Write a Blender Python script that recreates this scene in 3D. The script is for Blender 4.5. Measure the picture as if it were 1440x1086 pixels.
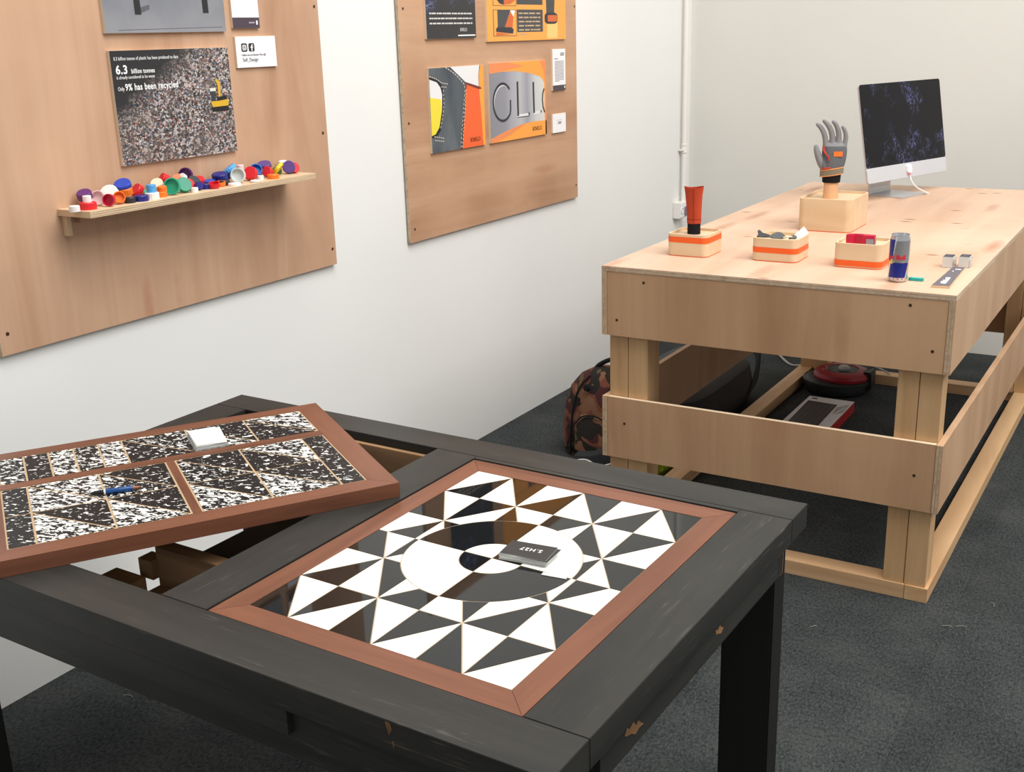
import bpy, bmesh, math, random
from mathutils import Matrix, Vector
random.seed(7)
for o in list(bpy.data.objects): bpy.data.objects.remove(o)
scene = bpy.context.scene
C = scene.collection
PI = math.pi

# ---------------------------------------------------------------- camera
F_PX = 1584.37
YAW, PITCH, ROLL = -0.55209, -0.30053, -0.02959
CAM = Vector((2.4455, 0.0, 1.6))
def cam_axes():
    f = Vector((math.sin(YAW)*math.cos(PITCH), math.cos(YAW)*math.cos(PITCH), math.sin(PITCH)))
    r = Vector((math.cos(YAW), -math.sin(YAW), 0)); u = r.cross(f)
    c, s = math.cos(ROLL), math.sin(ROLL)
    return c*r+s*u, -s*r+c*u, f
r_, u_, f_ = cam_axes()
cd = bpy.data.cameras.new('camera'); cam = bpy.data.objects.new('camera', cd); C.objects.link(cam)
cam.matrix_world = Matrix(((r_.x,u_.x,-f_.x,CAM.x),(r_.y,u_.y,-f_.y,CAM.y),(r_.z,u_.z,-f_.z,CAM.z),(0,0,0,1)))
cd.sensor_width = 36; cd.lens = F_PX/1440*36; cd.clip_start = .05; cd.clip_end = 60
scene.camera = cam

# ---------------------------------------------------------------- light
vs = scene.view_settings
vs.view_transform = 'Standard'; vs.look = 'None'; vs.gamma = 1; vs.use_curve_mapping = False
vs.exposure = 0.0
world = bpy.data.worlds.new('hall'); scene.world = world; world.use_nodes = True
bg = world.node_tree.nodes['Background']; bg.inputs[0].default_value = (1.0, .995, .98, 1); bg.inputs[1].default_value = .50
def hall_light(name, loc, target, size, size_y, power, col):
    l = bpy.data.lights.new(name, 'AREA'); l.shape = 'RECTANGLE'; l.size = size; l.size_y = size_y; l.energy = power; l.color = col
    o = bpy.data.objects.new(name, l); C.objects.link(o); o.location = loc
    o.rotation_euler = (Vector(target)-Vector(loc)).to_track_quat('-Z', 'Y').to_euler()
    return o
hall_light('hall_ceiling_light', (2.6, 2.2, 5.4), (1.9, 2.6, 0), 3.0, 2.4, 235, (1, .99, .97))
hall_light('hall_ceiling_light', (5.2, 3.4, 5.0), (0.6, 3.2, .8), 2.6, 2.6, 188, (1, .985, .96))

# ---------------------------------------------------------------- materials
MATS = {}
def srgb(c):
    return tuple(((v/255)/12.92 if v/255 <= .04045 else ((v/255+.055)/1.055)**2.4) for v in c) + (1,)
def mat(name, rgb, rough=.5, metal=0, spec=.5, coat=0, trans=0, alpha=1, ior=1.45):
    if name in MATS: return MATS[name]
    m = bpy.data.materials.new(name); m.use_nodes = True
    b = m.node_tree.nodes['Principled BSDF']
    b.inputs['Base Color'].default_value = srgb(rgb); b.inputs['Roughness'].default_value = rough
    b.inputs['Metallic'].default_value = metal; b.inputs['Specular IOR Level'].default_value = spec
    b.inputs['Coat Weight'].default_value = coat; b.inputs['Transmission Weight'].default_value = trans
    b.inputs['Alpha'].default_value = alpha; b.inputs['IOR'].default_value = ior
    MATS[name] = m; return m
class NT:
    """small helper to chain nodes in a material"""
    def __init__(s, m): s.m = m; s.t = m.node_tree; s.b = s.t.nodes['Principled BSDF']; s.tc = s.t.nodes.new('ShaderNodeTexCoord')
    def map(s, scale=(1,1,1), rot=(0,0,0), loc=(0,0,0), src='Object'):
        n = s.t.nodes.new('ShaderNodeMapping'); n.inputs['Scale'].default_value = scale; n.inputs['Rotation'].default_value = rot; n.inputs['Location'].default_value = loc
        s.t.links.new(s.tc.outputs[src], n.inputs[0]); return n.outputs[0]
    def noise(s, vec, scale, detail=4, rough=.55, dist=0):
        n = s.t.nodes.new('ShaderNodeTexNoise'); n.inputs['Scale'].default_value = scale; n.inputs['Detail'].default_value = detail
        n.inputs['Roughness'].default_value = rough; n.inputs['Distortion'].default_value = dist
        s.t.links.new(vec, n.inputs['Vector']); return n.outputs['Fac']
    def vor(s, vec, scale, out='Distance', feat='F1'):
        n = s.t.nodes.new('ShaderNodeTexVoronoi'); n.feature = feat; n.inputs['Scale'].default_value = scale
        s.t.links.new(vec, n.inputs['Vector']); return n.outputs[out]
    def ramp(s, fac, stops, interp='LINEAR'):
        n = s.t.nodes.new('ShaderNodeValToRGB'); n.color_ramp.interpolation = interp
        el = n.color_ramp.elements
        while len(el) > 2: el.remove(el[-1])
        for i, (p, c) in enumerate(stops):
            e = el[i] if i < 2 else el.new(p)
            e.position = p; e.color = srgb(c) if len(c) == 3 and max(c) > 1 else (tuple(c)+(1,) if len(c) == 3 else c)
        s.t.links.new(fac, n.inputs[0]); return n.outputs[0]
    def mix(s, fac, a, b, typ='MIX'):
        n = s.t.nodes.new('ShaderNodeMix'); n.data_type = 'RGBA'; n.blend_type = typ
        for sock, v in ((n.inputs[0], fac), (n.inputs[6], a), (n.inputs[7], b)):
            if hasattr(v, 'node'): s.t.links.new(v, sock)
            else: sock.default_value = v
        return n.outputs[2]
    def math(s, op, a, b=0.0):
        n = s.t.nodes.new('ShaderNodeMath'); n.operation = op
        for sock, v in ((n.inputs[0], a), (n.inputs[1], b)):
            if hasattr(v, 'node'): s.t.links.new(v, sock)
            else: sock.default_value = v
        return n.outputs[0]
    def sep(s, vec):
        n = s.t.nodes.new('ShaderNodeSeparateXYZ'); s.t.links.new(vec, n.inputs[0]); return n.outputs
    def color(s, c): s.t.links.new(c, s.b.inputs['Base Color'])
    def bump(s, h, strength=.3, dist=.002):
        n = s.t.nodes.new('ShaderNodeBump'); n.inputs['Strength'].default_value = strength; n.inputs['Distance'].default_value = dist
        s.t.links.new(h, n.inputs['Height']); s.t.links.new(n.outputs[0], s.b.inputs['Normal'])

def wood(name, light, dark, axis='z', scale=6, rough=.6, knots=None, blotch=.35, streak=.5, seed=0, spec=.35):
    m = mat(name, light, rough, spec=spec); n = NT(m)
    k = {'x': (.09,1,1), 'y': (1,.09,1), 'z': (1,1,.09)}[axis]
    k2 = {'x': (.02,1,1), 'y': (1,.02,1), 'z': (1,1,.02)}[axis]
    v = n.map(k, loc=(seed*1.7, seed*.9, seed*2.3)); v2 = n.map(k2, loc=(seed, seed*2, seed*3))
    a = n.noise(v, scale, 5, .6, .8); b = n.noise(v2, scale*14, 3, .6); c = n.noise(n.map((1,1,1), loc=(seed*5,0,0)), 1.9, 3)
    base = n.ramp(a, [(.30, dark), (.62, light)])
    base = n.mix(n.math('MULTIPLY', n.ramp(b, [(.42,(0,0,0)),(.75,(1,1,1))]), streak*.35), base, srgb(dark))
    hi = tuple(min(255, int(v*1.07+6)) for v in light)
    base = n.mix(n.math('MULTIPLY', n.ramp(c, [(.4,(0,0,0)),(.7,(1,1,1))]), blotch), base, srgb(hi))
    if knots:
        kk = {'x': (.8,0,.5), 'y': (.42,.8,0), 'z': (.5,0,.8)}[axis]
        d = n.vor(n.map(kk, loc=(seed*3.1, seed*1.3, seed)), knots)
        base = n.mix(n.ramp(d, [(.05,(.75,.75,.75)),(.11,(0,0,0))]), base, srgb((132,84,58)))
    n.color(base); n.bump(b, .08, .001)
    return m

def flames(m, scale, axis):
    n = NT(m); old = m.node_tree.nodes['Principled BSDF'].inputs['Base Color'].links[0].from_socket
    k = {'z': (1,1,.16), 'y': (1,.2,1), 'x': (.2,1,1)}[axis]
    d = n.vor(n.map(k, loc=(.3,.7,.2)), scale); e = n.noise(n.map((1,1,1)), 30, 3)
    f = n.ramp(n.math('ADD', d, n.math('MULTIPLY', e, .10)), [(.10,(.62,.62,.62)),(.24,(0,0,0))])
    n.color(n.mix(f, old, srgb((168,112,84)))); return m
PLY_V = wood('plywood_vertical', (196,160,132), (172,132,104), 'z', 5, .55, blotch=.5, seed=1)
PLY_H = wood('plywood_blotchy', (192,154,124), (166,124,94), 'y', 5, .55, blotch=.5, seed=4)
flames(PLY_V, 8, 'z'); flames(PLY_H, 7, 'y')
PLY_EDGE = wood('plywood_edge', (202,184,158), (160,136,110), 'y', 60, .7, blotch=.2, seed=2)
BENCH_TOP = wood('bench_top_plywood', (212,180,155), (194,156,128), 'y', 6, .5, knots=10, blotch=.5, seed=3)
BENCH_PLY_V = wood('bench_board_plywood', (194,156,120), (170,128,94), 'z', 5, .55, blotch=.5, seed=6)
BENCH_PLY_Y = wood('bench_side_plywood', (198,162,128), (178,138,106), 'z', 5, .55, blotch=.5, seed=9)
flames(BENCH_PLY_V, 6, 'z'); flames(BENCH_TOP, 6, 'y')
PINE_Z = wood('pine_upright', (206,170,126), (180,138,96), 'z', 12, .55, knots=8, seed=11)
PINE_X = wood('pine_beam_across', (208,172,132), (186,144,104), 'x', 12, .55, seed=12)
PINE_Y = wood('pine_beam_along', (210,174,132), (190,146,104), 'y', 12, .55, knots=11, seed=13)
COPPER_X = wood('reddish_hardwood_x', (124,78,57), (94,57,41), 'x', 18, .38, seed=15, spec=.4)
COPPER_Y = wood('reddish_hardwood_y', (124,78,57), (94,57,41), 'y', 18, .38, seed=16, spec=.4)
DARK_X = wood('black_stained_wood_x', (50,49,46), (33,33,32), 'x', 14, .42, seed=17, streak=.9)
DARK_Y = wood('black_stained_wood_y', (50,49,46), (33,33,32), 'y', 14, .42, seed=18, streak=.9)
DARK_Z = wood('black_stained_wood_z', (32,31,30), (22,22,21), 'z', 14, .5, seed=19)
def wear(m, axis):
    n = NT(m); old = m.node_tree.nodes['Principled BSDF'].inputs['Base Color'].links[0].from_socket
    k = {'x': (.06,1,1), 'y': (1,.06,1), 'z': (1,1,.06)}[axis]
    f = n.math('MULTIPLY', n.ramp(n.noise(n.map(k), 210, 2, .6), [(.60,(0,0,0)),(.72,(.5,.5,.5))]), n.ramp(n.noise(n.map(), 6, 3), [(.45,(0,0,0)),(.7,(1,1,1))]))
    n.color(n.mix(f, old, srgb((104,100,92)))); return m
wear(DARK_X, 'x'); wear(DARK_Y, 'y')
BROWN_RAIL = wood('unpainted_brown_wood', (172,136,100), (126,94,66), 'x', 14, .6, seed=20)
BOXWOOD = wood('pale_boxwood', (220,194,160), (204,172,134), 'x', 9, .5, blotch=.3, streak=.3, seed=22)
PEGWOOD = wood('wrist_post_wood', (214,166,124), (190,140,98), 'z', 12, .5, seed=23)
ORANGE = mat('orange_band', (235,96,30), .5)
CREAM = mat('cream_board_edge', (228,208,180), .7)
BLACKTILE = mat('black_gloss_tile', (13,15,16), .03, spec=.42)
WHITETILE = mat('white_gloss_tile', (246,245,240), .06, spec=.5)
BRASS = mat('pale_joint', (182,164,138), .6)
GROUT = mat('tan_grout', (188,160,126), .75)
WHITE = mat('white_card', (238,236,238), .55)
INK = mat('black_ink', (38,36,42), .6)
INKPALE = mat('grey_ink', (128,124,132), .7)
WHITEINK = mat('white_ink', (240,240,238), .6)
SCREW = mat('screw_metal', (70,50,38), .5, .4)

def carpet_mat(name, k, rot):
    m = mat(name, (40,45,46), .95, spec=.1); n = NT(m)
    a = n.noise(n.map((1,1,1), src='Object'), 5, 4); w = n.map((1,.45,1), rot=(0,0,rot))
    b = n.noise(w, 190, 2, .7); c = n.noise(n.map((1,1,1)), 90, 3, .7)
    col = n.ramp(a, [(.3,(40*k,44*k,45*k)),(.55,(54*k,57*k,57*k)),(.75,(66*k,67*k,66*k))])
    col = n.mix(n.ramp(b, [(.4,(0,0,0)),(.72,(.55,.55,.55))]), col, srgb((92*k,95*k,94*k)))
    col = n.mix(n.ramp(c, [(.3,(.7,.7,.7)),(.5,(0,0,0))]), col, srgb((22,25,27)))
    n.color(col); n.bump(b, .6, .004); return m
CARPET = [carpet_mat('charcoal_carpet_a', 1.0, .9), carpet_mat('charcoal_carpet_b', .95, .9+PI/2)]

def terrazzo(name, thr, rot):
    m = mat(name, (24,24,27), .4, spec=.3); n = NT(m)
    v = n.map((1,1,1), rot=(0,0,rot))
    vv = n.t.nodes.new('ShaderNodeMapping'); vv.inputs['Scale'].default_value = (1, 1.7, 1); n.t.links.new(v, vv.inputs[0]); v = vv.outputs[0]
    a = n.noise(v, 62, 1.6, .5, .7); b = n.noise(v, 120, 1.5, .5, .5)
    f = n.ramp(a, [(thr,(0,0,0)),(thr+.015,(1,1,1))])
    g = n.ramp(b, [(thr+.045,(0,0,0)),(thr+.06,(1,1,1))])
    col = n.mix(n.math('MAXIMUM', f, g), srgb((25,25,28)), srgb((232,231,226)))
    n.color(col); return m
TZ = {'l': terrazzo('terrazzo_sparse', .635, .5), 'm': terrazzo('terrazzo_medium', .585, .7), 'h': terrazzo('terrazzo_dense', .535, .6)}

def wall_mat(name, c):
    m = mat(name, c, .75, spec=.25); n = NT(m)
    a = n.noise(n.map(), 1.3, 3); col = n.ramp(a, [(.35, tuple(v-2 for v in c)), (.65, tuple(v+1 for v in c))]); n.color(col)
    n.bump(n.noise(n.map(), 160, 2), .05, .001); return m
WALL = wall_mat('white_painted_wall', (231,231,228)); WALLB = wall_mat('offwhite_painted_wall', (218,216,209))

# ---------------------------------------------------------------- builders
WM = {}
def wm(o): return WM.get(o, Matrix.Identity(4))
def thing(name, label, cat, loc=(0,0,0), rz=0, group=None):
    o = bpy.data.objects.new(name, None); C.objects.link(o); o.empty_display_size = .05
    o.location = loc; o.rotation_euler = (0,0,rz)
    WM[o] = Matrix.Translation(Vector(loc)) @ Matrix.Rotation(rz, 4, 'Z')
    return tag(o, label, cat, group)
def tag(o, label, cat, group=None):
    o['label'] = label; o['category'] = cat
    if group: o['group'] = group
    return o
def link(name, bm, m, parent=None, smooth=False, origin=None, local=False, label=None, bevel=0):
    """bm in WORLD coordinates unless local; becomes one mesh object under parent"""
    me = bpy.data.meshes.new(name)
    bmesh.ops.recalc_face_normals(bm, faces=bm.faces)
    if bevel:
        bmesh.ops.bevel(bm, geom=list(bm.edges), offset=bevel, segments=2, affect='EDGES', clamp_overlap=True)
    o = bpy.data.objects.new(name, me); C.objects.link(o)
    if parent is not None:
        if not local: bm.transform(wm(parent).inverted())
        o.parent = parent; WM[o] = wm(parent)
    elif origin is not None:
        bm.transform(Matrix.Translation(-Vector(origin))); o.location = origin; WM[o] = Matrix.Translation(Vector(origin))
    bm.to_mesh(me); bm.free()
    for mm in (m if isinstance(m, (list, tuple)) else [m]): me.materials.append(mm)
    if smooth:
        for p in me.polygons: p.use_smooth = True
        if smooth != 'all':
            try: me.set_sharp_from_angle(angle=math.radians(35))
            except Exception: pass
    if label: o['label'] = label
    return o
def bx(bm, x0, x1, y0, y1, z0, z1, M=None):
    r = bmesh.ops.create_cube(bm, size=1); vs = r['verts']
    bmesh.ops.scale(bm, vec=(x1-x0, y1-y0, z1-z0), verts=vs); bmesh.ops.translate(bm, vec=((x0+x1)/2, (y0+y1)/2, (z0+z1)/2), verts=vs)
    if M is not None: bmesh.ops.transform(bm, matrix=M, verts=vs)
    return vs
def box(*a, M=None):
    bm = bmesh.new(); bx(bm, *a, M=M); return bm
def prism(pts, z0, z1, M=None):
    """extrude a 2-D outline (x,y) from z0 to z1"""
    bm = bmesh.new(); add_prism(bm, pts, z0, z1, M); return bm
def add_prism(bm, pts, z0, z1, M=None):
    lo = [bm.verts.new((p[0], p[1], z0)) for p in pts]; hi = [bm.verts.new((p[0], p[1], z1)) for p in pts]
    n = len(pts)
    bm.faces.new(hi); bm.faces.new(lo[::-1])
    for i in range(n): bm.faces.new((lo[i], lo[(i+1)%n], hi[(i+1)%n], hi[i]))
    if M is not None: bmesh.ops.transform(bm, matrix=M, verts=lo+hi)
def lathe(prof, seg=32, M=None, bm=None):
    """prof: list of (r,z); r==0 allowed at the ends"""
    bm = bm or bmesh.new(); rings = []; new = []
    for r, z in prof:
        if r < 1e-7: v = bm.verts.new((0,0,z)); rings.append([v]); new.append(v)
        else:
            ring = [bm.verts.new((r*math.cos(2*PI*i/seg), r*math.sin(2*PI*i/seg), z)) for i in range(seg)]; rings.append(ring); new += ring
    for a, b in zip(rings, rings[1:]):
        for i in range(seg):
            j = (i+1) % seg
            if len(a) == 1 and len(b) == 1: continue
            if len(a) == 1: bm.faces.new((a[0], b[i], b[j]))
            elif len(b) == 1: bm.faces.new((a[i], a[j], b[0]))
            else: bm.faces.new((a[i], a[j], b[j], b[i]))
    if M is not None: bmesh.ops.transform(bm, matrix=M, verts=new)
    return bm
def tube(pts, rad, seg=10, bm=None, cap=True):
    bm = bm or bmesh.new(); pts = [Vector(p) for p in pts]; rings = []
    rads = rad if isinstance(rad, (list, tuple)) else [rad]*len(pts)
    up = Vector((0,0,1)); prev = None
    for i, p in enumerate(pts):
        t = (pts[min(i+1, len(pts)-1)]-pts[max(i-1, 0)]).normalized()
        if prev is None:
            a = t.cross(up if abs(t.z) < .9 else Vector((1,0,0))).normalized()
        else: a = (prev-t*prev.dot(t)).normalized()
        prev = a; b = t.cross(a)
        rings.append([bm.verts.new(p+(a*math.cos(2*PI*k/seg)+b*math.sin(2*PI*k/seg))*rads[i]) for k in range(seg)])
    for a, b in zip(rings, rings[1:]):
        for k in range(seg): bm.faces.new((a[k], a[(k+1)%seg], b[(k+1)%seg], b[k]))
    if cap: bm.faces.new(rings[0][::-1]); bm.faces.new(rings[-1])
    return bm
def spline(pts, n=8):
    P = [Vector(p) for p in pts]; P = [P[0]*2-P[1]]+P+[P[-1]*2-P[-2]]; out = []
    for i in range(1, len(P)-2):
        for k in range(n):
            t = k/n; a, b, c, d = P[i-1:i+3]
            out.append(.5*((2*b)+(c-a)*t+(2*a-5*b+4*c-d)*t*t+(3*b-a-3*c+d)*t**3))
    out.append(P[-2]); return out
def rrect(x0, x1, y0, y1, r, n=8):
    out = []
    for cx, cy, a in ((x1-r,y1-r,0),(x0+r,y1-r,PI/2),(x0+r,y0+r,PI),(x1-r,y0+r,1.5*PI)):
        for i in range(n+1): out.append((cx+r*math.cos(a+i*PI/2/n), cy+r*math.sin(a+i*PI/2/n)))
    return out
def struct(o): o['kind'] = 'structure'; return o
def text_bm(body, size, M, spacing=1.0, bold=0, align='LEFT', sx=1.0):
    cu = bpy.data.curves.new('t', 'FONT'); cu.body = body; cu.size = size; cu.extrude = .0003; cu.space_character = spacing; cu.offset = bold; cu.align_x = align
    cu.resolution_u = 3
    ob = bpy.data.objects.new('t', cu); C.objects.link(ob)
    dg = bpy.context.evaluated_depsgraph_get(); dg.update()
    me = bpy.data.meshes.new_from_object(ob.evaluated_get(dg)); bm = bmesh.new(); bm.from_mesh(me)
    bpy.data.objects.remove(ob); bpy.data.curves.remove(cu); bpy.data.meshes.remove(me)
    bm.transform(M @ Matrix.Diagonal((sx,1,1,1))); return bm

# ================================================================ the room
YB = 5.905
fl = struct(link('floor', box(-.1, 5.2, -1.4, YB+.1, -.06, -.006), CARPET[0]))
tile_me = None
for i in range(11):
    for j in range(15):
        x0, y0 = -.0+i*.5, -1.4+j*.5
        x1, y1 = min(x0+.5, 5.2), min(y0+.5, YB)
        if x1-x0 < .05 or y1-y0 < .05: continue
        link('carpet_tile', box(x0+.0003, x1-.0003, y0+.0003, y1-.0003, -.006, 0), CARPET[(i+j) % 2], fl)
struct(link('wall_left', box(-.1, 0, -1.4, YB+.1, -.06, 3.3), WALL))
struct(link('wall_back', box(0, 5.2, YB, YB+.1, -.06, 3.3), WALLB))

# ================================================================ plywood boards on the wall
BX = .016
def board(name, label, y0, y1, z0, z1, m, screws):
    t = thing(name, label, 'board', (BX, (y0+y1)/2, z0))
    link('sheet', box(.005, BX, y0, y1, z0, z1), m, t)
    for y in (y0+.06, y1-.06): link('batten', box(.0005, .005, y-.03, y+.03, z0+.05, z1-.05), PINE_Z, t)
    for e in ((y0-.0008, y0), (y1, y1+.0008)):
        link('edge_ply', box(.005, BX, e[0], e[1], z0, z1), PLY_EDGE, t)
    for y, z in screws:
        link('screw', lathe([(0,.0006),(.005,.0006),(.005,0)], 10, Matrix.Translation((BX,y,z)) @ Matrix.Rotation(PI/2,4,'Y')), SCREW, t)
    return t
b1 = board('plywood_board', 'large plywood sheet on the wall carrying the shelf of bottle caps', 1.6, 2.8566, .895, 2.115, PLY_V,
      [(2.84,1.707),(2.836,1.323),(2.84,.948),(1.622,.947)])
b2 = board('plywood_board', 'plywood sheet on the wall carrying the orange and leather posters', 3.2747, 4.5641, .894, 2.114, PLY_H,
      [(3.302,1.703),(3.301,1.317),(3.303,.941),(4.552,1.718),(4.55,.95)])

def wallM(y, z, x): return Matrix(((0,0,1,x),(1,0,0,y),(0,1,0,z),(0,0,0,1)))    # local x->+y, y->+z, z->+x
TH = .010
class Poster:
    def __init__(s, name, label, y0, y1, z0, z1, face, cat='poster', th=TH):
        s.y0, s.y1, s.z0, s.z1, s.x = y0, y1, z0, z1, BX+th
        s.t = thing(name, label, cat, (BX, (y0+y1)/2, z0))
        link('backing_panel', box(BX, BX+th-.0006, y0, y1, z0, z1), CREAM, s.t)
        s.face = link('printed_face', box(BX+th-.0006, BX+th, y0+.0005, y1-.0005, z0+.0005, z1-.0005), face, s.t)
        s.w, s.h = y1-y0, z1-z0; s.layer = 1
    def poly(s, name, pts, m, layer=None):     # pts in 0..1, v measured from the TOP
        L = layer or s.layer; s.layer += 0 if layer else 1
        q = [(min(max(u,.001),.999)*s.w, (1-min(max(v,.001),.999))*s.h) for u, v in pts]
        return link(name, prism(q, 0, .00015, wallM(s.y0, s.z0, s.x+.00012*L)), m, s.face)
    def text(s, name, body, u, v, size, m, **k):
        return link(name, text_bm(body, size, wallM(s.y0+u*s.w, s.z0+(1-v)*s.h, s.x+.0008), **k), m, s.face)
    def rows(s, name, u0, u1, v0, dv, n, th, m, last=.6, seed=1):   # unreadable small print: broken strokes
        rnd = random.Random(seed); bm = bmesh.new(); M = wallM(s.y0, s.z0, s.x+.0006)
        for i in range(n):
            u = u0; e = u1 if i < n-1 else u0+(u1-u0)*last
            while u < e-.01:
                w = rnd.uniform(.03, .10); w = min(w, e-u); a = v0+i*dv
                y_, z_ = u*s.w, (1-a)*s.h
                bx(bm, y_, y_+w*s.w*.82, z_, z_+th*s.h, 0, .0002, M); u += w
        return link(name, bm, m, s.face)

# --- landfill photograph
def landfill():
    m = mat('landfill_photo', (120,115,110), .4); n = NT(m); v = n.map()
    x, y, z = n.sep(n.map(loc=(0,0,0)))
    cells = n.vor(n.map((1,1,1.3)), 215, 'Color'); sx, sy, sz = n.sep(cells)
    col = n.ramp(sx, [(0,(34,34,38)),(.22,(78,72,68)),(.42,(150,140,134)),(.6,(206,200,198)),(.76,(120,100,84)),(.85,(90,110,150)),(.92,(170,90,80)),(1,(236,234,234))], 'CONSTANT')
    cells2 = n.vor(n.map((1,1,1.2), loc=(3,1,2)), 135, 'Color'); tx, ty, tz = n.sep(cells2)
    col = n.mix(n.ramp(tx, [(.66,(0,0,0)),(.68,(.6,.6,.6))]), col, srgb((206,196,192)))
    col = n.mix(n.ramp(ty, [(.62,(0,0,0)),(.64,(.7,.7,.7))]), col, srgb((40,41,46)))
    big = n.noise(v, 14, 3); col = n.mix(n.ramp(big, [(.46,(0,0,0)),(.65,(.4,.4,.4))]), col, srgb((112,96,84)))
    # dark hillside in the upper left of the photograph: local y 0 is the poster's middle, z 0 its bottom
    d = n.math('ADD', n.math('MULTIPLY', z, 1.0), n.math('MULTIPLY', y, -.62))
    d = n.math('ADD', d, n.math('MULTIPLY', n.noise(v, 22, 4), .05))
    col = n.mix(n.ramp(d, [(.225,(0,0,0)),(.30,(1,1,1))]), col, srgb((40,40,42)))
    n.color(col); return m
p = Poster('landfill_poster', 'square poster of a plastic landfill with white statistics text', 2.025, 2.442, 1.305, 1.595, landfill())
p.text('lettering', '8.3 billion tonnes of plastic has been produced to date', .025, .085, .0125, WHITEINK, sx=.72, spacing=1.08)
p.text('lettering', '6.3', .03, .20, .030, WHITEINK, bold=.0008, sx=1.0, spacing=1.08)
p.text('lettering', 'billion tonnes', .150, .20, .0165, WHITEINK, bold=.0003, sx=.80, spacing=1.08)
p.text('lettering', 'is already considered to be waste', .03, .245, .0118, WHITEINK, sx=.74, spacing=1.06)
p.text('lettering', 'Only', .03, .345, .014, WHITEINK, sx=.75)
p.text('lettering', '9% has been recycled', .088, .345, .0235, WHITEINK, bold=.0005, sx=.80, spacing=1.10)
YEL = mat('print_yellow', (214,170,40), .5); PBLK = mat('print_black', (26,26,28), .5)
p.poly('printed_excavator', [(.80,.545),(.955,.545),(.955,.60),(.80,.60)], PBLK)
p.poly('printed_excavator', [(.795,.50),(.96,.49),(.955,.55),(.81,.555)], YEL)
p.poly('printed_excavator', [(.80,.40),(.84,.40),(.845,.50),(.80,.50)], mat('print_glass',(56,58,60),.4))
p.poly('printed_excavator', [(.797,.375),(.85,.375),(.85,.405),(.797,.405)], mat('print_pale',(220,218,206),.5))
p.poly('printed_excavator', [(.855,.465),(.94,.455),(.945,.49),(.85,.50)], PBLK)
p.poly('printed_excavator', [(.85,.30),(.87,.29),(.895,.33),(.89,.46),(.87,.46),(.868,.34)], YEL)

# --- table photograph above it
fm = mat('studio_floor_photo', (128,130,136), .45); n = NT(fm); x, y, z = n.sep(n.map())
n.color(n.mix(n.ramp(n.noise(n.map(), 9, 4), [(.35,(0,0,0)),(.7,(.5,.5,.5))]), n.ramp(z, [(0,(140,140,146)),(.06,(122,125,132)),(.3,(88,90,96))]), srgb((150,150,154))))
p = Poster('table_photo_poster', 'poster photo of dark table legs on a grey floor', 2.022, 2.444, 1.637, 1.93, fm)
LEGP = mat('print_leg', (36,36,38), .5)
p.poly('printed_floor_edge', [(.10,.972),(.97,.955),(.97,.960),(.10,.977)], mat('print_shadow',(92,93,97),.5))
p.poly('printed_shadow', [(.27,.79),(.36,.76),(.36,.80),(.29,.83)], mat('print_shadow',(92,93,97),.5))
for u in (.235, .80): p.poly('printed_table_leg', [(u,.20),(u+.045,.20),(u+.055,.845 if u<.5 else .83),(u+.005,.845 if u<.5 else .83)], LEGP)
p.poly('printed_tabletop', [(.12,.10),(.92,.10),(.96,.22),(.08,.22)], LEGP)

# --- text cards on board one
p = Poster('text_card', 'narrow white text card with a dark purple foot strip beside the table photo', 2.474, 2.583, 1.645, 1.93, WHITE, 'card', .008)
p.rows('small_print', .12, .80, .12, .030, 18, .010, INKPALE, .55, 3)
PURPLE = mat('dark_purple_print', (74,62,72), .5)
p.poly('foot_strip', [(0,.895),(1,.895),(1,1),(0,1)], PURPLE)
p.rows('small_logo', .60, .82, .952, .03, 1, .014, mat('print_lilac',(180,170,182),.6), 1, 5)
p.poly('small_logo', [(.87,.925),(.93,.925),(.93,.965),(.87,.965)], WHITEINK)
p = Poster('social_media_card', 'white landscape card with two black app icons and grey lettering', 2.477, 2.643, 1.536, 1.623, WHITE, 'card', .008)
def rr(u0, u1, v0, v1, r, n=4): return [(u0+(u1-u0)*a, v0+(v1-v0)*b) for a, b in rrect(0, 1, 0, 1, r, n)]
p.poly('app_icon', rr(.13, .275, .22, .49, .22), INK, 1)
p.poly('app_icon', rr(.31, .455, .22, .49, .22), INK, 1)
def ring(u, v, ro, ri, asp, n=24, sq=False):
    o = []
    for k in range(n+1): o.append((u+ro*math.cos(2*PI*k/n), v+ro*asp*math.sin(2*PI*k/n)))
    for k in range(n, -1, -1): o.append((u+ri*math.cos(2*PI*k/n), v+ri*asp*math.sin(2*PI*k/n)))
    return o
asp = .166/.087
def rr_ring(u0,u1,v0,v1,t,asp):
    a = rr(u0,u1,v0,v1,.28); b = rr(u0+t,u1-t,v0+t*asp,v1-t*asp,.28)
    return a+[a[0]]+[b[0]]+b[::-1]
p.poly('icon_outline', rr_ring(.155,.25,.267,.443,.012,asp), WHITEINK, 3)
p.poly('icon_outline', ring(.2025,.355,.028,.016,asp), WHITEINK, 3)
p.poly('icon_letter', [(.375,.47),(.375,.37),(.355,.37),(.355,.335),(.375,.335),(.375,.29),(.39,.265),(.42,.265),(.42,.295),(.402,.30),(.40,.335),(.42,.335),(.418,.37),(.40,.37),(.40,.47)], WHITEINK, 3)
p.text('lettering', 'Follow me on Discover More @', .13, .62, .0078, INKPALE, sx=.9, spacing=1.05)
p.text('lettering', 'Self_Design', .14, .80, .0145, INKPALE, sx=.85, spacing=1.1)

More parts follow.
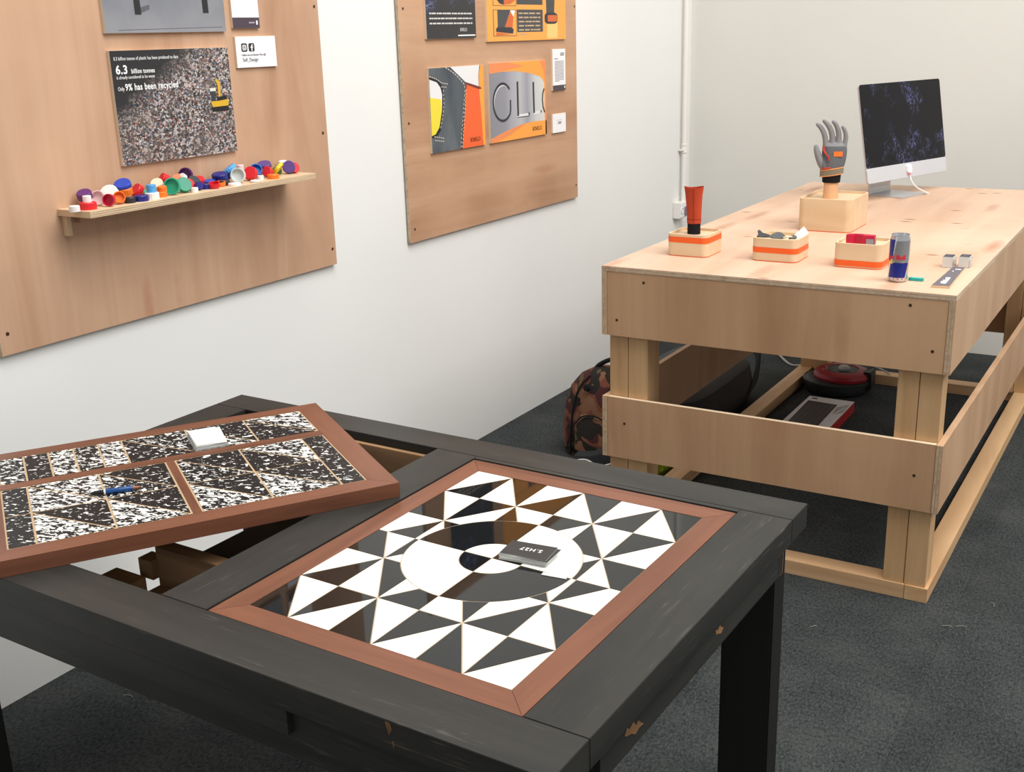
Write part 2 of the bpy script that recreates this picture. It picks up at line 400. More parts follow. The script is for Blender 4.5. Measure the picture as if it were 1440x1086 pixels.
# --- board two posters
dm = mat('ice_photo', (40,42,46), .35); n = NT(dm); x, y, z = n.sep(n.map())
st = n.noise(n.map((1,1,2.2), rot=(.5,0,0)), 38, 6, .7, 1.2)
ice = n.ramp(st, [(.40,(18,20,30)),(.52,(58,66,104)),(.62,(150,156,196)),(.75,(226,226,238))])
msk = n.math('ADD', n.math('ADD', z, n.math('MULTIPLY', y, -.12)), n.math('MULTIPLY', n.noise(n.map(), 9, 3), .14))
msk2 = n.ramp(n.noise(n.map(), 6, 2), [(.42,(.1,.1,.1)),(.58,(1,1,1))])
n.color(n.mix(n.math('MULTIPLY', n.ramp(msk, [(.175,(0,0,0)),(.215,(1,1,1))]), msk2), srgb((46,46,48)), ice))
p = Poster('ice_poster', 'dark poster with a blue ice texture above lines of white text', 3.423, 3.745, 1.60, 2.05, dm)
p.rows('small_print', .06, .93, .812, .038, 3, .012, mat('print_offwhite',(206,204,200),.6), 1, 8)
p.text('lettering', 'BONELLO', .66, .945, .017, mat('print_offwhite',(206,204,200),.6), sx=.62)
p.poly('white_rule', [(.62,.972),(.98,.972),(.98,.982),(.62,.982)], WHITEINK)

ORP = mat('print_orange_ground', (242,166,78), .45); ORD = mat('print_deep_orange', (206,104,52), .45); GRP = mat('print_slate', (70,72,74), .45); SLB = mat('print_dark_slate',(48,48,56),.45); PEACH = mat('print_peach', (250,200,120), .45)
p = Poster('product_poster', 'orange product poster with panels of brown text and dark leg forms', 3.825, 4.453, 1.584, 2.05, ORP)
Hh = .466
def V(z): return 1-(z-1.584)/Hh
p.poly('printed_panel', [(.07,V(1.702)),(.35,V(1.702)),(.35,V(1.603)),(.07,V(1.603))], SLB, 1)
p.poly('printed_panel', [(.076,V(1.700)),(.345,V(1.700)),(.345,V(1.605)),(.076,V(1.605))], ORP, 2)
p.poly('printed_leg_form', [(.12,V(1.70)),(.28,V(1.70)),(.20,V(1.63)),(.12,V(1.63))], GRP, 3)
p.poly('printed_leg_form', [(.27,V(1.695)),(.31,V(1.675)),(.295,V(1.625)),(.19,V(1.625))], ORD, 4)
p.poly('printed_leg_form', [(.27,V(1.70)),(.33,V(1.70)),(.31,V(1.676))], WHITEINK, 5)
p.poly('printed_leg_form', [(.10,V(1.632)),(.12,V(1.638)),(.28,V(1.636)),(.31,V(1.628)),(.30,V(1.612)),(.10,V(1.62))], SLB, 6)
p.poly('printed_leg_form', [(.10,V(1.618)),(.28,V(1.610)),(.10,V(1.606))], ORD, 7)
p.poly('printed_text_panel', [(.355,V(1.703)),(.685,V(1.703)),(.685,V(1.617)),(.355,V(1.617))], GRP, 1)
p.rows('small_print', .375, .66, V(1.686), .034, 6, .012, mat('print_tan',(196,168,132),.6), .35, 11)
p.poly('printed_text_panel', [(.355,V(1.84)),(.685,V(1.84)),(.685,V(1.722)),(.355,V(1.722))], GRP, 1)
p.rows('small_print', .375, .66, V(1.822), .034, 6, .012, mat('print_tan',(196,168,132),.6), .35, 12)
p.poly('printed_panel', [(.07,V(1.84)),(.35,V(1.84)),(.35,V(1.716)),(.07,V(1.716))], SLB, 1)
p.poly('printed_panel', [(.076,V(1.838)),(.345,V(1.838)),(.345,V(1.718)),(.076,V(1.718))], ORP, 2)
p.poly('printed_leg_form', [(.09,V(1.78)),(.10,V(1.745)),(.15,V(1.724)),(.20,V(1.72)),(.20,V(1.745)),(.15,V(1.76)),(.14,V(1.80))], SLB, 3)
p.poly('printed_leg_form', [(.20,V(1.72)),(.28,V(1.724)),(.33,V(1.735)),(.33,V(1.775)),(.20,V(1.765))], ORD, 4)
p.poly('printed_pale_block', [(.74,V(1.66)),(.885,V(1.66)),(.885,V(1.59)),(.74,V(1.59))], PEACH, 1)
p.poly('printed_leg_form', [(.72,V(1.90)),(.87,V(1.90)),(.84,V(1.69)),(.735,V(1.69))], GRP, 3)
p.poly('printed_leg_form', rr(.71,.885,V(1.692),V(1.647),.3), SLB, 4)
p.poly('printed_leg_form', rr(.75,.88,V(1.682),V(1.656),.15), ORD, 5)

# leather close-up
lm_ = mat('print_leather', (66,74,82), .4); n = NT(lm_)
n.color(n.ramp(n.noise(n.map((1,1,.5)), 9, 4), [(.3,(60,68,78)),(.55,(84,92,98)),(.7,(100,106,114))]))
YW = mat('print_lemon', (232,214,60), .45); LG = mat('print_light_grey', (226,226,226), .45); OR2 = mat('print_bright_orange', (236,98,44), .4); AMB = mat('print_amber', (244,160,66), .4); THR = mat('print_thread', (214,206,190), .6)
p = Poster('leather_poster', 'poster close-up of stitched slate leather beside bright orange', 3.423, 3.785, 1.20, 1.501, lm_)
p.poly('printed_white_field', [(.38,0),(.93,0),(.90,.12),(.90,.27),(.66,.20)], LG, 1)
p.poly('printed_amber_strip', [(.95,0),(1,0),(1,1),(.955,1),(.93,.55),(.905,.27),(.91,.10)], AMB, 2)
p.poly('printed_orange_field', [(.67,.22),(.94,.285),(.95,1),(.545,1),(.615,.5),(.66,.28)], OR2, 1)
p.poly('printed_seam', [(.64,.19),(.94,.27),(.955,.295),(.90,.295),(.66,.225)], mat('print_rust',(120,52,36),.5), 3)
cut = [(.0,.13),(.13,.17),(.19,.235),(.215,.32),(.20,.50),(.14,.70),(.07,.775),(.0,.79)]
p.poly('printed_cutout_edge', [(0,.10),(.15,.145),(.225,.215),(.255,.32),(.235,.50),(.165,.74),(.10,.80),(0,.82)], PBLK, 1)
p.poly('printed_cutout', cut, LG, 2)
p.poly('printed_cutout', [(0,.34),(.19,.37),(.20,.50),(.14,.70),(.07,.775),(0,.79)], YW, 3)
def stitch(name, path, n, w, L, m=THR):
    bm = bmesh.new(); M = wallM(p.y0, p.z0, p.x+.0005)
    P = spline([(u*p.w, (1-v)*p.h, 0) for u, v in path], 12)
    ln = [0]
    for a, b in zip(P, P[1:]): ln.append(ln[-1]+(b-a).length)
    def at(s):
        for i in range(len(P)-1):
            if s <= ln[i+1]: return P[i].lerp(P[i+1], (s-ln[i])/max(1e-9, ln[i+1]-ln[i]))
        return P[-1]
    for k in range(n):
        a = at(ln[-1]*(k+.18)/n); b = at(ln[-1]*(k+.82)/n); d = (b-a).normalized(); s = Vector((-d.y, d.x, 0))*w
        add_prism(bm, [(a+s)[:2], (a-s)[:2], (b-s)[:2], (b+s)[:2]], 0, .0002, M)
    return link(name, bm, m, p.face)
p.poly('printed_seam', [(.635,.23),(.665,.25),(.55,1),(.515,1),(.60,.5)], PBLK, 4)
stitch('stitching', [(.29,.0),(.46,.09),(.60,.20),(.635,.27),(.60,.50),(.545,.8),(.515,.995)], 24, .0016, 1)
stitch('stitching', [(.655,.27),(.625,.50),(.575,.8),(.545,.995)], 16, .0016, 1)
stitch('stitching', [(0,.095),(.12,.13),(.22,.18),(.33,.20)], 9, .0014, 1)
stitch('stitching', [(.20,.225),(.30,.235)], 3, .0014, 1); stitch('stitching', [(.24,.25),(.23,.48),(.16,.72)], 10, .0014, 1)
stitch('stitching', [(.04,.80),(.14,.82),(.22,.84)], 5, .0014, 1); stitch('stitching', [(.05,.845),(.14,.862),(.22,.875)], 5, .0014, 1)
p.text('lettering', 'BONELLO', .70, .935, .023, mat('print_brown_ink',(92,52,36),.6), sx=.70)

# metal lettering close-up
gm = mat('print_brushed_metal', (150,150,156), .35); n = NT(gm); x, y, z = n.sep(n.map())
n.color(n.ramp(n.math('ADD', n.math('MULTIPLY', y, 2.2), .5), [(0,(132,132,140)),(.25,(140,141,150)),(.36,(160,160,170)),(.52,(178,180,184)),(.64,(150,150,160)),(.80,(196,198,198)),(1,(214,212,206))]))
p = Poster('metal_lettering_poster', 'poster close-up of curved grey metal with large engraved letters between orange swooshes', 3.826, 4.272, 1.20, 1.5045, gm)
p.poly('printed_swoosh', [(0,0),(1,0),(1,1),(.965,1),(.965,.30),(.90,.22),(.70,.16),(.45,.12),(.20,.115),(0,.13)], AMB, 1)
p.poly('printed_swoosh', [(0,0),(.30,0),(.60,.06),(.30,.10),(0,.128)], mat('print_soft_orange',(232,138,84),.45), 2)
p.poly('printed_swoosh', [(.88,0),(1,0),(1,1),(.975,1),(.985,.30),(.95,.12)], mat('print_soft_orange',(232,138,84),.45), 2)
p.poly('printed_swoosh', [(0,.945),(.25,.875),(.5,.82),(.75,.80),(1,.81),(1,1),(0,1)], AMB, 2)
p.poly('printed_swoosh', [(0,.945),(.25,.875),(.5,.82),(.62,.81),(.35,.92),(.10,1),(0,1)], mat('print_soft_orange',(232,138,84),.45), 3)
def stroke(path, w, m, layer, name='engraved_letter'):
    P = [Vector(q) for q in path]; L, Rr = [], []
    for i, q in enumerate(P):
        t = (P[min(i+1,len(P)-1)]-P[max(i-1,0)]); t = Vector((t.x*p.w, t.y*p.h)); t.normalize(); s = Vector((-t.y/p.w, t.x/p.h))*w/2
        L.append(q+s); Rr.append(q-s)
    p.poly(name, [tuple(q) for q in L+Rr[::-1]], m, layer)
LT = mat('print_letter_dark', (44,42,48), .4); LHI = mat('print_letter_light', (222,222,224), .4)
gp = [(.215+.16*math.cos(a), .50+.235*math.sin(a)) for a in [math.radians(-42-6.0*k) for k in range(0, 47)]]
gp = gp+[(.345,.60),(.345,.48)]
stroke(gp, .010, LT, 4); stroke([(u+.012,v+.022) for u,v in gp[2:34]], .004, LHI, 3)
stroke([(.475,.255),(.475,.70)], .013, LT, 4); stroke([(.463,.70),(.68,.70)], .012, LHI, 3); stroke([(.463,.718),(.68,.718)], .003, LT, 4); stroke([(.66,.69),(.682,.69)], .012, LT, 5)
stroke([(.76,.28),(.765,.69)], .013, LT, 4); stroke([(.755,.69),(.905,.685)], .011, LHI, 3); stroke([(.885,.682),(.905,.682)], .010, LT, 5)
stroke([(.962,.38),(.935,.44),(.925,.52),(.935,.62),(.965,.70)], .009, LT, 4)
p.text('lettering', 'BONELLO', .73, .925, .024, mat('print_brown_ink',(92,52,36),.6), sx=.72)

p = Poster('text_card', 'narrow white text card with a dark foot strip beside the metal lettering poster', 4.336, 4.449, 1.374, 1.545, WHITE, 'card', .008)
p.rows('small_print', .16, .86, .30, .034, 15, .012, INKPALE, .5, 21)
p.rows('small_logo', .60, .90, .115, .04, 2, .02, INK, 1, 22); p.rows('small_heading', .14, .42, .24, .03, 1, .014, INK, 1, 23)
p.poly('foot_strip', [(0,.87),(1,.87),(1,1),(0,1)], PURPLE); p.poly('small_logo', [(.88,.90),(.95,.90),(.95,.955),(.88,.955)], WHITEINK)
p = Poster('name_card', 'small square white card with two short dark lines of print', 4.328, 4.446, 1.1975, 1.2775, WHITE, 'card', .008)
p.rows('small_print', .40, .66, .47, .07, 2, .035, INK, .9, 31); p.rows('small_print', .30, .75, .35, .07, 1, .012, INKPALE, .9, 32)

# ================================================================ shelf with bottle caps
SX, SY0, SY1, SZ = .138, 1.812, 2.645, 1.222
sh = thing('wall_shelf', 'narrow plywood shelf on the board holding a row of coloured caps', 'shelf', (BX, 2.2, SZ))
link('shelf_board', box(BX, SX, SY0, SY1, SZ-.016, SZ), BOXWOOD, sh)
for k in range(3): link('ply_layer', box(SX, SX+.0006, SY0, SY1, SZ-.0135+k*.005, SZ-.0115+k*.005), PLY_EDGE, sh)
link('bracket_strip', box(BX, BX+.018, SY0+.010, SY0+.022, SZ-.068, SZ-.016), BOXWOOD, sh)
link('support_batten', box(BX, BX+.018, SY0+.05, 2.50, SZ-.040, SZ-.016), PLY_V, sh)
for y in (1.96, 2.12, 2.27, 2.40): link('screw', lathe([(0,.0006),(.004,.0006),(.004,0)], 8, Matrix.Translation((BX+.018,y,SZ-.028)) @ Matrix.Rotation(PI/2,4,'Y')), SCREW, sh)

# cap mesh: unit radius 1, height h, fluted wall, open underneath (opening at z=0, closed top at z=h)
def cap_mesh(hr):
    bm = bmesh.new(); seg = 36; prof = [(1,0),(1,hr-.12),(.9,hr),(0,hr)]; inner = [(.86,0),(.86,hr-.16),(0,hr-.16)]
    def ringv(r, z, fl): return [bm.verts.new((r*(1-(.035 if fl and i % 2 else 0))*math.cos(2*PI*i/seg), r*(1-(.035 if fl and i % 2 else 0))*math.sin(2*PI*i/seg), z)) for i in range(seg)]
    R0, R1, R2 = ringv(1,0,1), ringv(1,hr-.12,1), ringv(.9,hr,0); R3 = ringv(.5,hr,0)
    I0, I1, I2 = ringv(.84,0,0), ringv(.84,hr-.18,0), ringv(.42,hr-.18,0)
    for a, b in ((R0,R1),(R1,R2),(R2,R3),(I1,I0),(I2,I1),(I0,R0)):
        for i in range(seg): bm.faces.new((a[i], a[(i+1)%seg], b[(i+1)%seg], b[i]))
    bm.faces.new(R3); bm.faces.new(I2[::-1])
    bmesh.ops.recalc_face_normals(bm, faces=bm.faces)
    me = bpy.data.meshes.new('bottle_cap'); bm.to_mesh(me); bm.free()
    return me
CAPC = {'red':(214,36,44),'crimson':(190,20,58),'white':(238,232,228),'cream':(232,222,196),'purple':(92,40,110),'violet':(88,66,130),'blue':(34,60,160),'navy':(34,36,120),'royal':(40,70,176),'sky':(84,164,222),'cobalt':(30,104,184),
        'orange':(238,120,34),'black':(44,44,48),'green':(0,132,100),'teal':(44,168,132),'pink':(236,206,206),'yellow':(240,206,30),'forest':(52,104,44),'salmon':(240,150,110),'clear':(214,220,216)}
cap_cache = {}
def cap(pos, r, hr, col, mode, label, tilt=0, az=None, z=None):
    """mode: 'flat' closed end up, 'cup' open end up, 'face' opening towards the room, 'back' closed end towards the room"""
    key = (round(hr,2), col)
    if key not in cap_cache:
        me = cap_mesh(hr); me.materials.append(mat('cap_'+col, CAPC[col], .38)); cap_cache[key] = me
    o = bpy.data.objects.new('bottle_cap', cap_cache[key].copy() if False else cap_cache[key]); C.objects.link(o)
    P = Vector(pos); h = hr*r
    az = math.radians(-62) if az is None else math.radians(az)      # room-facing direction (towards the viewer side)
    d = Vector((math.cos(az), math.sin(az), 0))
    up = Vector((0,0,1))
    t = math.radians(tilt)
    if mode == 'flat': ax = (up*math.cos(t)+d*math.sin(t))
    elif mode == 'cup': ax = -(up*math.cos(t)+d*math.sin(t))
    elif mode == 'face': ax = -(d*math.cos(t)+up*math.sin(t))
    else: ax = (d*math.cos(t)+up*math.sin(t))
    ax.normalize(); q = Vector((0,0,1)).rotation_difference(ax)
    half = abs(ax.z)*h/2 + math.sqrt(max(0, 1-ax.z**2))*r        # vertical half extent
    cz = SZ+half if z is None else max(SZ+half, P.z if z == 'heap' else z)
    ctr = Vector((P.x, P.y, cz))
    o.rotation_mode = 'QUATERNION'; o.rotation_quaternion = q; o.scale = (r,r,r); o.location = ctr-ax*h/2
    tag(o, label, 'bottle cap', 'bottle caps on the shelf')
    return o
caps = [
 ((0.095, 1.8025, 1.2330), .013, 1.1, 'white', 'flat', 'small white cap at the end of the shelf beside the red cap', 0, None, None),
 ((0.095, 1.8432, 1.2318), .021, .85, 'red', 'flat', 'wide red cap with a little white cap stacked on it', 0, None, None),
 ((0.095, 1.8428, 1.2483), .0105, 1.5, 'white', 'flat', 'little white cap stacked on the wide red cap', 0, None, SZ+.021*.85+.0105*.75),
 ((0.045, 1.8760, 1.2505), .019, .9, 'purple', 'flat', 'purple cap tilted behind the wide red cap', 25, None, 'heap'),
 ((0.070, 1.8970, 1.2367), .019, .6, 'pink', 'face', 'pale pink cap standing open behind the crimson cap', 15, None, None),
 ((0.060, 1.9402, 1.2463), .024, .6, 'white', 'back', 'broad white cap leaning on the pale pink cap', 35, None, 'heap'),
 ((0.110, 1.8962, 1.2331), .0155, .8, 'crimson', 'face', 'crimson cap standing with its open side out', 10, None, None),
 ((0.100, 1.9366, 1.2328), .0155, .8, 'orange', 'face', 'orange cap standing open next to the crimson cap', 25, -40, None),
 ((0.055, 1.9897, 1.2615), .022, .75, 'royal', 'flat', 'big blue cap on top of the pile behind the black cap', 30, None, 'heap'),
 ((0.060, 1.9916, 1.2466), .019, .9, 'orange', 'flat', 'orange cap wedged under the big blue cap', 12, None, 'heap'),
 ((0.060, 2.0291, 1.2430), .019, .8, 'red', 'back', 'red cap leaning beside the big blue cap', 40, -100, 'heap'),
 ((0.105, 1.9647, 1.2311), .0145, 1.0, 'black', 'flat', 'black cap lying flat beside the navy cap', 0, None, None),
 ((0.105, 2.0009, 1.2309), .0195, .75, 'navy', 'flat', 'navy cap lying flat between black and white caps', 0, None, None),
 ((0.100, 2.0424, 1.2315), .0185, .9, 'white', 'flat', 'white cap with a sky blue cap stacked on it', 0, None, None),
 ((0.100, 2.0425, 1.2511), .0125, 1.6, 'sky', 'flat', 'sky blue cap stacked on a white cap', 0, None, SZ+.0185*.9+.0125*.8),
 ((0.045, 2.0720, 1.2417), .014, .9, 'teal', 'flat', 'teal cap mostly hidden behind the sky blue cap', 10, None, None),
 ((0.095, 2.0790, 1.2336), .014, 1.0, 'orange', 'flat', 'orange cap lying flat beside the green open cap', 0, None, None),
 ((0.092, 2.0853, 1.2467), .0125, 1.0, 'orange', 'flat', 'orange cap stacked on another orange cap', 6, None, SZ+.014+.0125*.55),
 ((0.050, 2.1070, 1.2505), .017, .7, 'cream', 'back', 'cream cap leaning behind the sky blue cap', 45, None, 'heap'),
 ((0.052, 2.1316, 1.2607), .015, 1.2, 'red', 'back', 'red cap high on the pile over the teal cap', 30, -110, 'heap'),
 ((0.098, 2.1160, 1.2420), .0225, .55, 'teal', 'face', 'large sea green cap standing with its open side out', 12, None, None),
 ((0.095, 2.1603, 1.2388), .021, .55, 'green', 'back', 'dark green cap tipped against the sea green cap', 25, -20, None),
 ((0.075, 2.1954, 1.2266), .016, .8, 'red', 'back', 'red cap peeping out behind the dark green cap', 20, -10, None),
 ((0.055, 2.1754, 1.2577), .012, 1.2, 'salmon', 'back', 'small salmon cap above the sea green cap', 30, None, 'heap'),
 ((0.060, 2.1907, 1.2589), .0105, 1.2, 'white', 'back', 'small white cap inside the rim of the purple cap', 30, -80, 'heap'),
 ((0.042, 2.2195, 1.2620), .0195, .6, 'purple', 'face', 'purple open cap crowning the green caps', 10, None, 'heap'),
 ((0.070, 2.2187, 1.2442), .017, .9, 'black', 'flat', 'black cap tilted beside the purple open cap', 45, -20, 'heap'),
 ((0.050, 2.2609, 1.2424), .0125, 1.2, 'red', 'flat', 'small red cap tilted behind the royal blue caps', 35, -20, 'heap'),
 ((0.055, 2.2912, 1.2413), .0165, .9, 'royal', 'flat', 'royal blue cap lying behind the red open cap', 8, None, None),
 ((0.095, 2.2131, 1.2337), .0115, 1.1, 'navy', 'back', 'small navy cap on its side by the royal blue caps', 10, -20, None),
 ((0.090, 2.2424, 1.2350), .0125, 1.1, 'navy', 'flat', 'navy cap lying flat against the red open cap', 0, None, None),
 ((0.110, 2.1805, 1.2319), .0105, 1.2, 'white', 'flat', 'tiny white cap beside the dark green cap', 0, None, None),
 ((0.108, 2.2575, 1.2325), .0155, .8, 'red', 'cup', 'red cap lying open side up', 14, -62, None),
 ((0.090, 2.2978, 1.2289), .0145, .8, 'orange', 'cup', 'orange cap lying open side up behind the red one', 8, -62, None),
 ((0.055, 2.3318, 1.2448), .022, .8, 'navy', 'flat', 'wide navy cap resting on the black cap', 12, None, 'heap'),
 ((0.078, 2.3218, 1.2366), .0185, .8, 'black', 'flat', 'black cap lying under the wide navy cap', 0, None, None),
 ((0.045, 2.3816, 1.2599), .0215, .5, 'sky', 'flat', 'light blue cap tilted on top of a blue cap', 35, -130, 'heap'),
 ((0.045, 2.3851, 1.2463), .0195, .9, 'blue', 'flat', 'blue cap tilted beneath the light blue cap', 32, -130, 'heap'),
 ((0.042, 2.4294, 1.2561), .0105, 2.0, 'pink', 'flat', 'tall pale pink cap standing upright behind the clear cap', 0, None, 'heap'),
 ((0.085, 2.3749, 1.2429), .0215, .55, 'clear', 'face', 'translucent whitish cap standing with its open side out', 10, None, None),
 ((0.115, 2.3271, 1.2322), .0185, .4, 'white', 'flat', 'thin white cap lying flat in front of the translucent cap', 0, None, None),
 ((0.080, 2.4299, 1.2380), .0205, .7, 'red', 'back', 'red fluted cap tipped beside the translucent cap', 30, -70, None),
 ((0.055, 2.4787, 1.2451), .0195, .7, 'cobalt', 'face', 'cobalt blue open cap propped on a small white cap', 35, -50, 'heap'),
 ((0.085, 2.4624, 1.2374), .0105, 1.1, 'white', 'flat', 'small white cap under the cobalt blue cap', 0, None, None),
 ((0.118, 2.4103, 1.2315), .0165, .25, 'white', 'cup', 'very shallow white lid lying flat on the shelf edge', 3, -62, None),
 ((0.045, 2.5259, 1.2548), .021, .7, 'violet', 'flat', 'violet blue cap on top behind the red cap', 20, None, 'heap'),
 ((0.070, 2.5110, 1.2451), .0155, .9, 'red', 'back', 'red cap squeezed between the violet and yellow caps', 25, -80, None),
 ((0.075, 2.5525, 1.2447), .0195, .5, 'yellow', 'flat', 'yellow cap leaning on the flat orange cap', 48, -150, 'heap'),
 ((0.042, 2.5780, 1.2501), .0165, .8, 'forest', 'flat', 'forest green cap behind the yellow cap', 15, None, None),
 ((0.110, 2.4910, 1.2375), .0175, .75, 'orange', 'flat', 'orange cap lying flat below the yellow cap', 0, None, None),
 ((0.040, 2.6127, 1.2532), .0125, .9, 'white', 'flat', 'small white cap behind the yellow and purple caps', 10, None, 'heap'),
 ((0.075, 2.5994, 1.2427), .0195, .7, 'violet', 'back', 'dull purple cap leaning on the last red cap', 15, -50, None),
 ((0.080, 2.6181, 1.2368), .0155, .9, 'red', 'back', 'red cap behind the dull purple cap at the shelf end', 15, -20, None),
]
for (q, r, hr, col, mode, label, tilt, az, zz) in caps: cap(q, r, hr, col, mode, label, tilt, az, zz)

# ================================================================ plywood bench
bX0, bX1, bY0, bY1 = .8827, 1.9298, 3.0887, 5.2562
bZ, bZA, bZL, bZM, bB, T = .9142, .6938, .490, .2867, .0453, .018
bench = thing('display_bench', 'long plywood display bench with pine legs and two bands of boards', 'bench', ((bX0+bX1)/2, (bY0+bY1)/2, 0))
top = link('bench_top', box(bX0, bX1, bY0, bY1, bZ-.0165, bZ), BENCH_TOP, bench)
for k in range(2):
    z = bZ-.0145+k*.0075
    link('ply_layer', box(bX0, bX1, bY0-.0005, bY0, z, z+.0045), PLY_EDGE, top); link('ply_layer', box(bX1, bX1+.0005, bY0, bY1, z, z+.0045), PLY_EDGE, top)
for z0, z1, nm in ((bZA, bZ-.0165, 'upper_board'), (bZM, bZL, 'lower_board')):
    fb = link(nm, box(bX0+T+.0012, bX1-T-.0012, bY0+.001, bY0+T, z0, z1), BENCH_PLY_V, bench)
    link(nm, box(bX0+T+.0012, bX1-T-.0012, bY1-T, bY1, z0, z1), BENCH_PLY_V, bench)
    for xa in (bX0, bX1-T):
        s = link(nm, box(xa, xa+T, bY0, bY1, z0, z1), BENCH_PLY_Y, bench)
        for k in range(2): link('ply_layer', box(xa+.003+k*.0075, xa+.0075+k*.0075, bY0-.0005, bY0, z0, z1), PLY_EDGE, s)
    link('ply_layer', box(bX0+T+.002, bX1-T-.002, bY0+.003, bY0+T-.003, z1, z1+.0004), CREAM, fb)
    for xx_, zz_ in ([(1.025,.871),(.934,.745),(1.813,.877),(1.880,.755)] if nm == 'upper_board' else [(.961,.406),(1.859,.391)]):
        link('screw', lathe([(0,.0006),(.0045,.0006),(.0045,0)], 10, Matrix.Translation((xx_, bY0+.001, zz_)) @ Matrix.Rotation(PI/2,4,'X')), SCREW, fb)
PF = bY0+T
for x0, x1 in ((bX0+T+.001, bX0+T+.064), (bX0+T+.066, bX0+T+.132), (bX1-T-.120, bX1-T-.062), (bX1-T-.060, bX1-T-.001)):
    dy = .045 if (x0 < 1 and x0 < .95) or x0 > 1.84 else .06
    link('post', box(x0, x1, PF+.0005, PF+dy+.03, bB, bZ-.0165), PINE_Z, bench, bevel=.001)
    link('post', box(x0, x1, bY1-T-dy-.03, bY1-T-.0005, bB, bZ-.0165), PINE_Z, bench, bevel=.001)
for x0, x1 in ((bX0+.011, bX0+.077), (bX1-.074, bX1-.010)):
    link('base_beam', box(x0, x1, PF-.006, bY1-.01, 0, bB), PINE_Y, bench, bevel=.001)
for y0 in (PF-.005, bY1-.085):
    link('base_beam', box(bX0+.078, bX1-.075, y0, y0+.07, 0, bB), PINE_X, bench, bevel=.001)

# ---- rounded display boxes
def display_box(name, label, x0, x1, y0, y1, h, bands, r=.022, group=None):
    t = thing(name, label, 'display box', ((x0+x1)/2, (y0+y1)/2, bZ), group=group)
    out = rrect(x0, x1, y0, y1, r); inn = rrect(x0+.007, x1-.007, y0+.007, y1-.007, r-.006)
    z0 = bZ+.003
    bm = bmesh.new()      # shell with a recessed top
    n = len(out); zt = bZ+h; zr = zt-.009
    a = [bm.verts.new((*p, z0)) for p in out]; b = [bm.verts.new((*p, zt)) for p in out]; c = [bm.verts.new((*p, zt)) for p in inn]; d = [bm.verts.new((*p, zr)) for p in inn]
    for i in range(n):
        j = (i+1) % n
        for lo, hi in ((a,b),(b,c),(c,d)): bm.faces.new((lo[i], lo[j], hi[j], hi[i]))
    bm.faces.new(d); bm.faces.new(a[::-1])
    link('wooden_shell', bm, BOXWOOD, t, smooth=True)
    link('orange_foot', prism(rrect(x0+.001, x1-.001, y0+.001, y1-.001, r), bZ, z0), ORANGE, t, smooth=True)
    for q0, q1 in bands:
        o2 = rrect(x0-.0004, x1+.0004, y0-.0004, y1+.0004, r); bm = bmesh.new()
        lo = [bm.verts.new((*p, zt-h*q1)) for p in o2]; hi = [bm.verts.new((*p, zt-h*q0)) for p in o2]
        for i in range(n): bm.faces.new((lo[i], lo[(i+1)%n], hi[(i+1)%n], hi[i]))
        link('orange_band', bm, ORANGE, t, smooth=True)
    return t, zr
_, zr1 = display_box('display_box', 'rounded wooden box with a high orange band holding the orange sleeve', .998, 1.136, 3.320, 3.462, .071, [(.12,.38)])
_, zr2 = display_box('display_box', 'rounded wooden box with a middle orange band holding grey fabric', 1.272, 1.416, 3.343, 3.482, .071, [(.38,.62)])
_, zr3 = display_box('display_box', 'rounded wooden box with a low orange band holding the crimson clip', 1.528, 1.671, 3.341, 3.478, .073, [(.68,.92)])
_, zrb = display_box('display_box', 'larger plain wooden box with the gloved hand on top', 1.232, 1.421, 3.930, 4.172, .114, [], .026)

# ---- orange sleeve
sc = Vector((1.062, 3.392, zr1))
sl = thing('fabric_sleeve', 'orange flared fabric sleeve on a black cuff standing in a box', 'sleeve', sc)
def oval(w, d, z, cx=0, cy=0, seg=28, wave=0):
    return [(sc.x+cx+w*math.cos(2*PI*i/seg), sc.y+cy+d*math.sin(2*PI*i/seg), z+wave*math.sin(4*PI*i/seg+.6)) for i in range(seg)]
def loft(rings, cap_lo=True, cap_hi=True, bm=None):
    bm = bm or bmesh.new(); R = [[bm.verts.new(p) for p in r] for r in rings]; n = len(R[0])
    for a, b in zip(R, R[1:]):
        for i in range(n): bm.faces.new((a[i], a[(i+1)%n], b[(i+1)%n], b[i]))
    if cap_lo: bm.faces.new(R[0][::-1])
    if cap_hi: bm.faces.new(R[-1])
    return bm
RUST = mat('rust_orange_fabric', (182,70,44), .8, spec=.2); BLKF = mat('black_fabric', (26,26,29), .85, spec=.2)
link('black_cuff', loft([oval(.0215,.017,zr1), oval(.0215,.017,zr1+.036)]), BLKF, sl, smooth=True)
ss = link('sleeve_body', loft([oval(.021,.017,zr1+.034), oval(.0235,.0185,zr1+.036), oval(.0235,.0185,zr1+.05), oval(.0255,.020,zr1+.09,-.001), oval(.028,.022,zr1+.125,-.002), oval(.0325,.024,zr1+.150,-.002,0,28,.003), oval(.0305,.022,zr1+.150,-.002,0,28,.003), oval(.026,.019,zr1+.12,-.002), oval(.010,.008,zr1+.11)]), RUST, sl, smooth=True)
a_ = math.radians(-76)
link('seam', tube([(sc.x+.0245*math.cos(a_), sc.y+.0190*math.sin(a_), zr1+.037),(sc.x+.0265*math.cos(a_)-.001, sc.y+.0208*math.sin(a_), zr1+.09),(sc.x+.033*math.cos(a_)-.002, sc.y+.0245*math.sin(a_), zr1+.148)], .0008, 6), mat('dark_rust',(140,40,24),.8), ss)
link('hem_stitching', loft([oval(.0240,.0189,zr1+.047), oval(.0243,.0192,zr1+.0485)], False, False), mat('dark_rust',(140,40,24),.8), ss)

